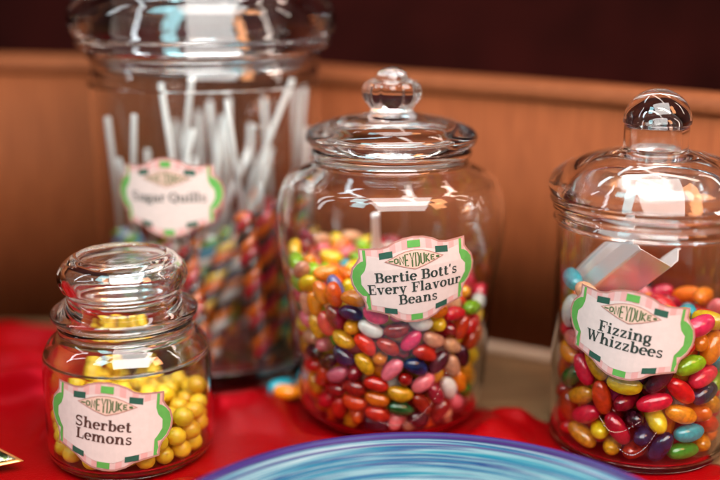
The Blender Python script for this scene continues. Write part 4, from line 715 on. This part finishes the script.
for key, (L_, W_, bend) in {'mid': (1.46, .88, .09), 'right': (1.88, 1.02, .06)}.items():
    jx, jy = JARS[key]; poses = unpack(key); R = random.Random(21 if key == 'mid' else 33)
    meshes = {c: bean_mesh('jelly_bean', CM[c], L_, W_, bend) for c in CM}
    vis = set(VIS[key]) if isinstance(VIS, dict) else set(range(len(poses)))
    rest = []; items = []; objs = []
    used = set()
    cols = [None]*len(poses)
    order = sorted(range(len(poses)), key=lambda i: poses[i][0][1])
    for (sx, sy), sc_ in SEEDS[key]:      # the sweets one can recognise in the photograph keep their colours
        best = None
        for i in order:
            if i not in vis or cols[i]: continue
            p = poses[i][0]; q = project((p[0]+jx, p[1]+jy, p[2]+Z0)); d = math.hypot(q[0]-sx, q[1]-sy)+0.9*(p[1]+6)
            if best is None or d < best[0]: best = (d, i)
        if best: cols[best[1]] = sc_
    for i, (p, q) in enumerate(poses):
        c = cols[i] or R.choice(PAL)
        if key == 'mid' and cols[i] is None and p[2] > 7 and p[0] < -1 and R.random() < .6: c = R.choice(['yellow', 'orange', 'peach', 'lime', 'orange', 'pink', 'white'])
        rot = q @ Quaternion((0, 0, 1), R.uniform(0, 6.28)); s = R.uniform(.94, 1.02)
        M = Matrix.Translation(Vector((p[0]+jx, p[1]+jy, p[2]+Z0))*U) @ rot.to_matrix().to_4x4() @ Matrix.Scale(s, 4)
        if i in vis:
            o = bpy.data.objects.new('jelly_bean', meshes[c]); link(o); o.matrix_world = M; o['idx'] = i
            pr = project((p[0]+jx, p[1]+jy, p[2]+Z0)); items.append((pr[0], pr[1], c)); objs.append(o)
        else: rest.append((M, c))
    taken = set(); names = {}
    for i, o in enumerate(objs):
        px, py, c = items[i]; z = zone(key, px, py); near = neighbour_label(items, i, key)
        cand = []
        if near: cand.append(f'{c} jelly bean {z} in the {JNAME[key]}, {near[0][1]} {article(near[0][2])} one')
        for a in range(len(near)):
            for b_ in range(a+1, len(near)):
                cand.append(f'{c} jelly bean in the {JNAME[key]}, {near[a][1]} {article(near[a][2])} and {near[b_][1]} {article(near[b_][2])} one')
        names[i] = cand
    from collections import Counter
    cnt = Counter(t for v in names.values() for t in set(v))
    fall = {}
    for i, o in enumerate(objs):
        pick = next((t for t in names[i] if cnt[t] == 1 and len(t.split()) <= 16), None)
        if pick is None: fall.setdefault((items[i][2], zone(key, *items[i][:2])), []).append(i); continue
        tag(o, pick, 'jelly bean', 'jelly beans heaped in the '+JNAME[key])
    for (c, z), ids in fall.items():
        ids.sort(key=lambda i: items[i][0])
        allz = sorted([i for i in range(len(items)) if items[i][2] == c and zone(key, *items[i][:2]) == z], key=lambda i: items[i][0])
        for i in ids:
            n = allz.index(i)
            lab = f'only {c} jelly bean {z} in the {JNAME[key]}' if len(allz) == 1 else f'{ranks(min(n, 19))} {c} jelly bean from the left, {z} in the {JNAME[key]}'
            tag(objs[i], lab, 'jelly bean', 'jelly beans heaped in the '+JNAME[key])
    if rest:
        bm = bmesh.new(); cl = sorted(CM); tmpl = bean_bm(L_, W_, bend, 10, 7)
        me_t = bpy.data.meshes.new('t'); tmpl.to_mesh(me_t); tmpl.free()
        vco = [v.co.copy() for v in me_t.vertices]; fcs = [list(p.vertices) for p in me_t.polygons]
        for M, c in rest:
            vs = [bm.verts.new(M @ v) for v in vco]
            for f in fcs:
                nf = bm.faces.new([vs[k] for k in f]); nf.material_index = cl.index(c)
        bpy.data.meshes.remove(me_t)
        o = build('jelly_bean_filling', bm, [CM[c] for c in cl])
        tag(o, 'mixed jelly beans packed out of sight in the core of the '+JNAME[key], 'jelly beans', kind='stuff')

jx, jy = JARS['small']; poses = unpack('small'); R = random.Random(5)
bm = bmesh.new(); bmesh.ops.create_uvsphere(bm, u_segments=22, v_segments=14, radius=0.535*U)
for v in bm.verts: v.co.z *= 0.94
lem = bpy.data.meshes.new('sherbet_drop'); bm.to_mesh(lem); bm.free()
for p in lem.polygons: p.use_smooth = True
lem.materials.append(M_LEMON)
seen = set(VIS['small']) if isinstance(VIS, dict) else set(range(len(poses)))
items = []
for i, (p, q) in enumerate(poses):
    o = bpy.data.objects.new('candy_drop', lem); link(o); o['idx'] = i
    s = R.uniform(.93, 1.02)
    o.matrix_world = Matrix.Translation(Vector((p[0]+jx, p[1]+jy, p[2]+Z0))*U) @ q.to_matrix().to_4x4() @ Matrix.Diagonal((s*R.uniform(.97, 1.03), s, s, 1))
    pr = project((p[0]+jx, p[1]+jy, p[2]+Z0)); 
    if i in seen: items.append((o, pr[0], pr[1]))
    else: tag(o, 'round yellow candy drop buried out of sight inside the small jar', 'candy', 'yellow candy drops in the small jar')
def lemon_zone(x, y):
    if x > 158: return ('of those right of the label', 'R')
    if y < 402: return ('of those above the label', 'A')
    if x < 62: return ('of those left of the label', 'L')
    if y > 452: return ('of those under the label', 'U')
    return ('', 'H')
zs = {}
for o, x, y in items: zs.setdefault(lemon_zone(x, y), []).append((x, y, o))
ROWS = ['top', 'second', 'third', 'fourth', 'fifth', 'sixth', 'seventh', 'eighth']
for (txt, zk), lst in zs.items():
    g = 'yellow candy drops in the small jar'
    if zk == 'H':
        for x, y, o in lst: tag(o, 'round yellow candy drop hidden behind the small jar\'s label', 'candy', g)
        continue
    lst.sort(key=lambda t: t[1]); rows = []
    per = 5 if zk == 'R' else 7
    for k in range(0, len(lst), per): rows.append(sorted(lst[k:k+per], key=lambda t: t[0]))
    place = {'R': 'right of the small jar\'s label', 'A': 'above the small jar\'s label', 'L': 'left of the small jar\'s label', 'U': 'under the small jar\'s label'}[zk]
    for rI, row in enumerate(rows):
        for cI, (x, y, o) in enumerate(row):
            tag(o, f'yellow candy drop {place}, {ROWS[min(rI, 7)]} row, {ranks(cI)} from the left', 'candy', g)

# two sweets that fell on the cloth
for nm, px, c, loc, rz, lab in (('jelly_bean', 0, 'teal', (-4.9, 58.2), 0.5, 'teal jelly bean lying on the red cloth behind the orange one'),
                               ('jelly_bean', 0, 'orange', (-4.45, 56.6), -0.25, 'orange jelly bean lying on the red cloth left of the middle jar')):
    o = build(nm, bean_bm(1.7, .95, .08), CM[c]); o.location = (loc[0]*U, loc[1]*U, (cloth_h(*loc)+0.44)*U)
    o.rotation_euler = (PI/2, 0, rz+PI/2); tag(o, lab, 'jelly bean', 'loose jelly beans on the cloth')

# ------------------------------------------------------------------ candy sticks in the big jar
M_STICK = plain('paper_stick', (0.72, 0.74, 0.73), 0.4, noise=0.04)
STR = {'red': (0.55, 0.02, 0.015), 'orange': (0.80, 0.17, 0.01), 'yellow': (0.8, 0.5, 0.05), 'green': (0.1, 0.36, 0.06), 'white': (0.82, 0.76, 0.68), 'blue': (0.06, 0.3, 0.5), 'brown': (0.07, 0.025, 0.02), 'pink': (0.78, 0.22, 0.25)}
SM = {k: candy_mat('twist_'+k, c, .1, rough=.2) for k, c in STR.items()}
COMBO = [('red', 'orange', 'brown'), ('orange', 'white', 'brown'), ('green', 'yellow', 'brown'), ('red', 'brown', 'orange'), ('green', 'orange', 'yellow'), ('blue', 'white', 'green'), ('orange', 'red', 'brown'), ('brown', 'green', 'orange'), ('orange', 'brown', 'yellow'), ('white', 'green', 'pink')]
def twist_bm(length, rad, turns, cap=0.5):
    bm = bmesh.new(); n = 24; m = int(length*9); rows = []
    for j in range(m+1):
        t = j/m; z = t*length; e = min(1, min(z, length-z)/cap+0.02); rr = rad*math.sqrt(max(0, 1-(1-e)**2))+0.02
        rows.append([bm.verts.new(Vector((rr*(1+0.16*math.cos(3*(2*PI*i/n)))*math.cos(2*PI*i/n+turns*2*PI*t), rr*(1+0.16*math.cos(3*(2*PI*i/n)))*math.sin(2*PI*i/n+turns*2*PI*t), z))*U) for i in range(n)])
    for a, b_ in zip(rows, rows[1:]):
        for i in range(n):
            f = bm.faces.new((a[i], a[(i+1) % n], b_[(i+1) % n], b_[i])); f.material_index = (i+4) // 8 % 3
    bm.faces.new(rows[0][::-1]); bm.faces.new(rows[-1])
    return bm
def tube_bm(z0, z1, rad, n=14):
    bm = bmesh.new(); rows = []
    for z, r in ((z0, rad), (z1-.02, rad), (z1, rad*.8), (z1-.05, rad*.55), (z1-1.0, rad*.5)):
        rows.append([bm.verts.new(Vector((r*math.cos(2*PI*i/n), r*math.sin(2*PI*i/n), z))*U) for i in range(n)])
    for a, b_ in zip(rows, rows[1:]):
        for i in range(n): bm.faces.new((a[i], a[(i+1) % n], b_[(i+1) % n], b_[i]))
    bm.faces.new(rows[-1]); bm.faces.new(rows[0][::-1])
    return bm
jx, jy = JARS['big']; R = random.Random(17)
sticks = []
def segd(a0, a1, b0, b1):
    m = 9
    for i in range(7):
        p = a0.lerp(a1, i/6)
        d = b1-b0; t = max(0, min(1, (p-b0).dot(d)/d.dot(d))); m = min(m, (p-b0-d*t).length)
    return m
tries = 0
while len(sticks) < 25 and tries < 60000:
    tries += 1
    a = R.uniform(0, 2*PI); r = 6.2*math.sqrt(R.random()); b0 = Vector((r*math.cos(a), r*math.sin(a), 1.25))
    a += R.gauss(0, 1.1); r2 = min(6.5, max(1.5, r+R.uniform(-2.5, 4.8))); Lh = R.uniform(10.8, 18.2)
    b1 = Vector((r2*math.cos(a), r2*math.sin(a), 1.25+Lh))
    cl_ = R.uniform(7.0, 9.6)+(1.6 if b0.x > 1 else 0)
    c1 = b0.lerp(b1, cl_/(b1-b0).length)
    if math.hypot(c1.x, c1.y) > 6.35: continue
    if any(segd(b0, c1, s[0], s[2]) < 1.24 or segd(b0, b1, s[0], s[1]) < .5 or segd(c1, b1, s[0], s[2]) < .95 or segd(s[2], s[1], b0, c1) < .95 for s in sticks): continue
    sticks.append((b0, b1, c1, cl_))
rank = sorted(range(len(sticks)), key=lambda i: project((sticks[i][1].x+jx, sticks[i][1].y+jy, sticks[i][1].z))[0])
for i, (b0, b1, c1, cl_) in enumerate(sticks):
    e = empty('candy_stick', (jx+b0.x, jy+b0.y, Z0+b0.z))
    e.rotation_euler = (b1-b0).to_track_quat('Z', 'Y').to_euler()
    combo = COMBO[R.randrange(9)] if b0.x > -2.5 else COMBO[R.choice([5, 5, 9, 9, 2])]
    build('paper_stick', tube_bm(cl_-.1, (b1-b0).length, .18), M_STICK, e)
    build('twisted_candy', twist_bm(cl_, .54, cl_/2.1), [SM[c] for c in combo], e)
    n = rank.index(i)
    front = 'front' if b0.y < 0 else 'back'
    half = len(sticks)//2
    nm = f'{combo[0]}, {combo[1]} and {combo[2]} twisted candy stick, '
    pos = f'{ranks(n)} white end from the left' if n < half else f'{ranks(len(sticks)-1-n)} white end from the right'
    tag(e, nm+pos, 'candy stick', 'twisted candy sticks with white ends in the big jar')

# ------------------------------------------------------------------ the metal scoops
M_STEEL, nt, b = nodes('brushed_steel')
b.inputs['Base Color'].default_value = (0.90, 0.90, 0.90, 1); b.inputs['Metallic'].default_value = 0.8; b.inputs['Roughness'].default_value = 0.45
tc = N(nt, 'ShaderNodeTexCoord'); n1 = N(nt, 'ShaderNodeTexNoise', Scale=160.0, Detail=5.0); nt.links.new(tc.outputs['Object'], n1.inputs['Vector'])
r = ramp(nt, [(0.3, (.30, .30, .30)), (.7, (.55, .55, .55))]); nt.links.new(n1.outputs['Fac'], r.inputs['Fac']); nt.links.new(r.outputs['Color'], b.inputs['Roughness'])
n2 = N(nt, 'ShaderNodeTexNoise', Scale=60.0, Detail=2.0); nt.links.new(tc.outputs['Object'], n2.inputs['Vector'])
bp = N(nt, 'ShaderNodeBump', Strength=0.35, Distance=0.002); nt.links.new(n2.outputs['Fac'], bp.inputs['Height']); nt.links.new(bp.outputs['Normal'], b.inputs['Normal'])
def scoop_bowl():
    """folded trough: x across, y along (mouth at y = 0, back at y = -L), z away from the floor"""
    sec = [(-1.42, 1.52), (-1.55, 1.5), (-1.55, 1.38), (-1.42, 1.32), (-1.42, .62), (-.98, .04), (-.9, 0), (.9, 0), (.98, .04), (1.42, .62), (1.42, 1.32), (1.55, 1.38), (1.55, 1.5), (1.42, 1.52)]
    bm = bmesh.new(); rows = []
    L = 4.3; m = 12
    for j in range(m+1):
        t = j/m; row = []
        for x, z in sec:
            front = -0.42*(1-(x/.98)**2) if abs(x) < .98 else 0    # the lip of the floor is cut to a shallow curve
            y = (-0.05+front*-0.6)*(1-t)-L*t
            k = 1-0.12*t*t
            row.append(bm.verts.new(Vector((x*k, y+0.25*z*(1-t), z*k))*U*1.1))
        rows.append(row)
    for a, b_ in zip(rows, rows[1:]):
        for i in range(len(sec)-1): bm.faces.new((a[i], a[i+1], b_[i+1], b_[i]))
    bm.faces.new(rows[-1])
    bmesh.ops.recalc_face_normals(bm, faces=bm.faces)
    return bm
def handle_bm(L=6.0, w0=1.9, w1=.5):
    sec = []
    bm = bmesh.new(); rows = []
    for j in range(11):
        t = j/10; w = w0+(w1-w0)*min(1, t*1.6)**.7; zb = 0.5-0.35*t
        rows.append([bm.verts.new(Vector((x, -L*t, z+.35*math.sin(t*2.2)))*U) for x, z in ((-w/2, 0), (-w*.36, zb*.5), (-w*.1, zb), (w*.1, zb), (w*.36, zb*.5), (w/2, 0))])
    for a, b_ in zip(rows, rows[1:]):
        for i in range(5): bm.faces.new((a[i], a[i+1], b_[i+1], b_[i]))
    bmesh.ops.recalc_face_normals(bm, faces=bm.faces)
    return bm
def frame(a, n):
    a = Vector(a).normalized(); n = Vector(n); n = (n-a*n.dot(a)).normalized(); w = n.cross(a)
    w = a.cross(n)
    return Matrix((w, a, n)).transposed()
def make_scoop(name, loc, a, n, lab, hl=6.0):
    e = empty(name, loc); e.rotation_euler = frame(a, n).to_euler(); tag(e, lab, 'scoop', 'metal scoops inside the jars')
    o = build('bowl', scoop_bowl(), M_STEEL, e, smooth=False)
    md = o.modifiers.new('thick', 'SOLIDIFY'); md.thickness = 0.0007; md.offset = 0
    bv = o.modifiers.new('edge', 'BEVEL'); bv.width = 0.0004; bv.segments = 2
    h = build('handle', handle_bm(hl), M_STEEL, e); h.location = (0, -4.65*U, .4*U)
    md = h.modifiers.new('thick', 'SOLIDIFY'); md.thickness = 0.0009; md.offset = 0
    return e
jx, jy = JARS['right']
make_scoop('metal_scoop', (jx-.05, jy-1.7, 10.95+Z0), (.55, -.45, .70), (.05, .82, .42), 'silver metal scoop tilted above the label in the right jar', 0.7)
jx, jy = JARS['mid']
make_scoop('metal_scoop', (jx-0.15, jy+0.6, 3.3), (.04, .2, -.97), (-.5, .85, .1), 'silver metal scoop buried handle up among the middle jar\'s jelly beans', 4.6)

# ------------------------------------------------------------------ the blue plate
M_PLATE, nt, b = nodes('swirled_blue_glaze')
tc = N(nt, 'ShaderNodeTexCoord'); sp = N(nt, 'ShaderNodeSeparateXYZ'); nt.links.new(tc.outputs['Object'], sp.inputs[0])
def math_n(op, a, b_=None, c=None):
    n = N(nt, 'ShaderNodeMath', operation=op)
    for k, v in enumerate((a, b_, c)):
        if v is None: continue
        if isinstance(v, (int, float)): n.inputs[k].default_value = v
        else: nt.links.new(v, n.inputs[k])
    return n.outputs[0]
rad = math_n('SQRT', math_n('ADD', math_n('MULTIPLY', sp.outputs[0], sp.outputs[0]), math_n('MULTIPLY', sp.outputs[1], sp.outputs[1])))
ang = math_n('ARCTAN2', sp.outputs[0], sp.outputs[1])
cb = N(nt, 'ShaderNodeCombineXYZ'); nt.links.new(math_n('MULTIPLY', rad, 100.0), cb.inputs[0]); nt.links.new(math_n('MULTIPLY', ang, 0.11), cb.inputs[1])
ns = N(nt, 'ShaderNodeTexNoise', Scale=1.9, Detail=6.0, Roughness=0.6); nt.links.new(cb.outputs[0], ns.inputs['Vector'])
st = ramp(nt, [(.30, (.02, .01, .07)), (.37, (.005, .035, .11)), (.43, (.012, .12, .16)), (.47, (.13, .21, .23)), (.495, (.01, .018, .09)), (.53, (.012, .11, .16)), (.575, (.23, .27, .28)), (.615, (.012, .12, .17)), (.65, (.015, .012, .08)), (.72, (.05, .18, .22))])
nt.links.new(ns.outputs['Fac'], st.inputs['Fac'])
ns2 = N(nt, 'ShaderNodeTexNoise', Scale=4.0, Detail=3.0); nt.links.new(cb.outputs[0], ns2.inputs['Vector'])
rim = ramp(nt, [(.40, (.022, .008, .06)), (.52, (.035, .013, .09)), (.62, (.04, .035, .16))]); nt.links.new(ns2.outputs['Fac'], rim.inputs['Fac'])
edge = N(nt, 'ShaderNodeMapRange'); edge.inputs[1].default_value = .112; edge.inputs[2].default_value = .127
nt.links.new(math_n('ADD', rad, math_n('MULTIPLY', math_n('SUBTRACT', ns2.outputs['Fac'], .5), .0022)), edge.inputs[0])
eb = ramp(nt, [(.30, (0, 0, 0)), (.34, (.85, .85, .85)), (.40, (.9, .9, .9)), (.44, (0.05, .05, .05)), (.54, (0.1, .1, .1)), (.58, (1, 1, 1)), (.69, (1, 1, 1)), (.71, (.55, .55, .55)), (.74, (1, 1, 1))])  # the thin paler line in the purple rim is a painted highlight
nt.links.new(edge.outputs[0], eb.inputs['Fac'])
mx = N(nt, 'ShaderNodeMix', data_type='RGBA'); nt.links.new(eb.outputs['Color'], mx.inputs[0]); nt.links.new(st.outputs[0], mx.inputs[6]); nt.links.new(rim.outputs[0], mx.inputs[7])
nt.links.new(mx.outputs[2], b.inputs['Base Color']); b.inputs['Roughness'].default_value = 0.2; b.inputs['Specular IOR Level'].default_value = .14
bp = N(nt, 'ShaderNodeBump', Strength=0.35, Distance=0.001); nt.links.new(ns.outputs['Fac'], bp.inputs['Height']); nt.links.new(bp.outputs['Normal'], b.inputs['Normal'])
pl = build('dinner_plate', revolve([(0, .75), (6.5, .78), (8.2, 1.0), (9.6, 1.6), (11.2, 2.45), (11.8, 2.7), (12.1, 2.86), (12.45, 3.0), (12.62, 2.9), (12.55, 2.72), (11.6, 2.2), (9.8, 1.2), (8.4, .5), (8.0, .2), (7.5, .18), (7.3, .4), (0, .45)], 160, sub=4), M_PLATE, loc=(PLATE[0], PLATE[1], 0))
tag(pl, 'blue and white swirled glossy plate with purple rim in the foreground', 'plate')

# ------------------------------------------------------------------ the wrapped sweet at the left edge
M_FOIL, nt, b = nodes('green_foil')
b.inputs['Metallic'].default_value = .8; b.inputs['Roughness'].default_value = .28
tc = N(nt, 'ShaderNodeTexCoord'); n1 = N(nt, 'ShaderNodeTexNoise', Scale=190.0, Detail=5.0); nt.links.new(tc.outputs['Object'], n1.inputs['Vector'])
r = ramp(nt, [(.38, (.015, .03, .012)), (.5, (.10, .14, .05)), (.58, (.55, .5, .36)), (.7, (.05, .08, .03))]); nt.links.new(n1.outputs['Fac'], r.inputs['Fac']); nt.links.new(r.outputs['Color'], b.inputs['Base Color'])
bp = N(nt, 'ShaderNodeBump', Strength=.6, Distance=.002); nt.links.new(n1.outputs['Fac'], bp.inputs['Height']); nt.links.new(bp.outputs['Normal'], b.inputs['Normal'])
M_GOLD = plain('gold_edge', (.75, .30, .10), .35, metal=.6, noise=.15)
def sachet(c, inset, th, lift=0):
    A, B_, C_, D_ = [Vector(p) for p in c]; n = 14; bm = bmesh.new(); T = []; Bt = []
    for i in range(n+1):
        for j in range(n+1):
            s = inset+(1-2*inset)*i/n; t = inset+(1-2*inset)*j/n
            p = (A.lerp(B_, s)).lerp(D_.lerp(C_, s), t)
            k = (math.sin(PI*i/n)*math.sin(PI*j/n))**.55*th
            T.append(bm.verts.new((p+Vector((0, 0, k+lift+.03)))*U)); Bt.append(bm.verts.new((p-Vector((0, 0, k*.4-lift+.03)))*U))
    for i in range(n):
        for j in range(n):
            a = i*(n+1)+j
            bm.faces.new((T[a], T[a+n+1], T[a+n+2], T[a+1])); bm.faces.new((Bt[a], Bt[a+1], Bt[a+n+2], Bt[a+n+1]))
    for i in range(n):
        for a, b_ in ((i, i+1), ((n)*(n+1)+i, (n)*(n+1)+i+1), (i*(n+1), (i+1)*(n+1)), (i*(n+1)+n, (i+1)*(n+1)+n)):
            bm.faces.new((T[a], T[b_], Bt[b_], Bt[a]))
    bmesh.ops.recalc_face_normals(bm, faces=bm.faces); return bm
cs = [(-17.5, 47.7, .75), (-20.6, 49.4, 1.35), (-24.4, 48.2, 1.0), (-21.5, 46.2, .5)]
s = build('foil_sachet', sachet(cs, 0, .06), M_GOLD)
tag(s, 'corner of a green and gold foil packet at the left edge', 'packet')
build('printed_face', sachet(cs, .06, .3, .09), M_FOIL, s)
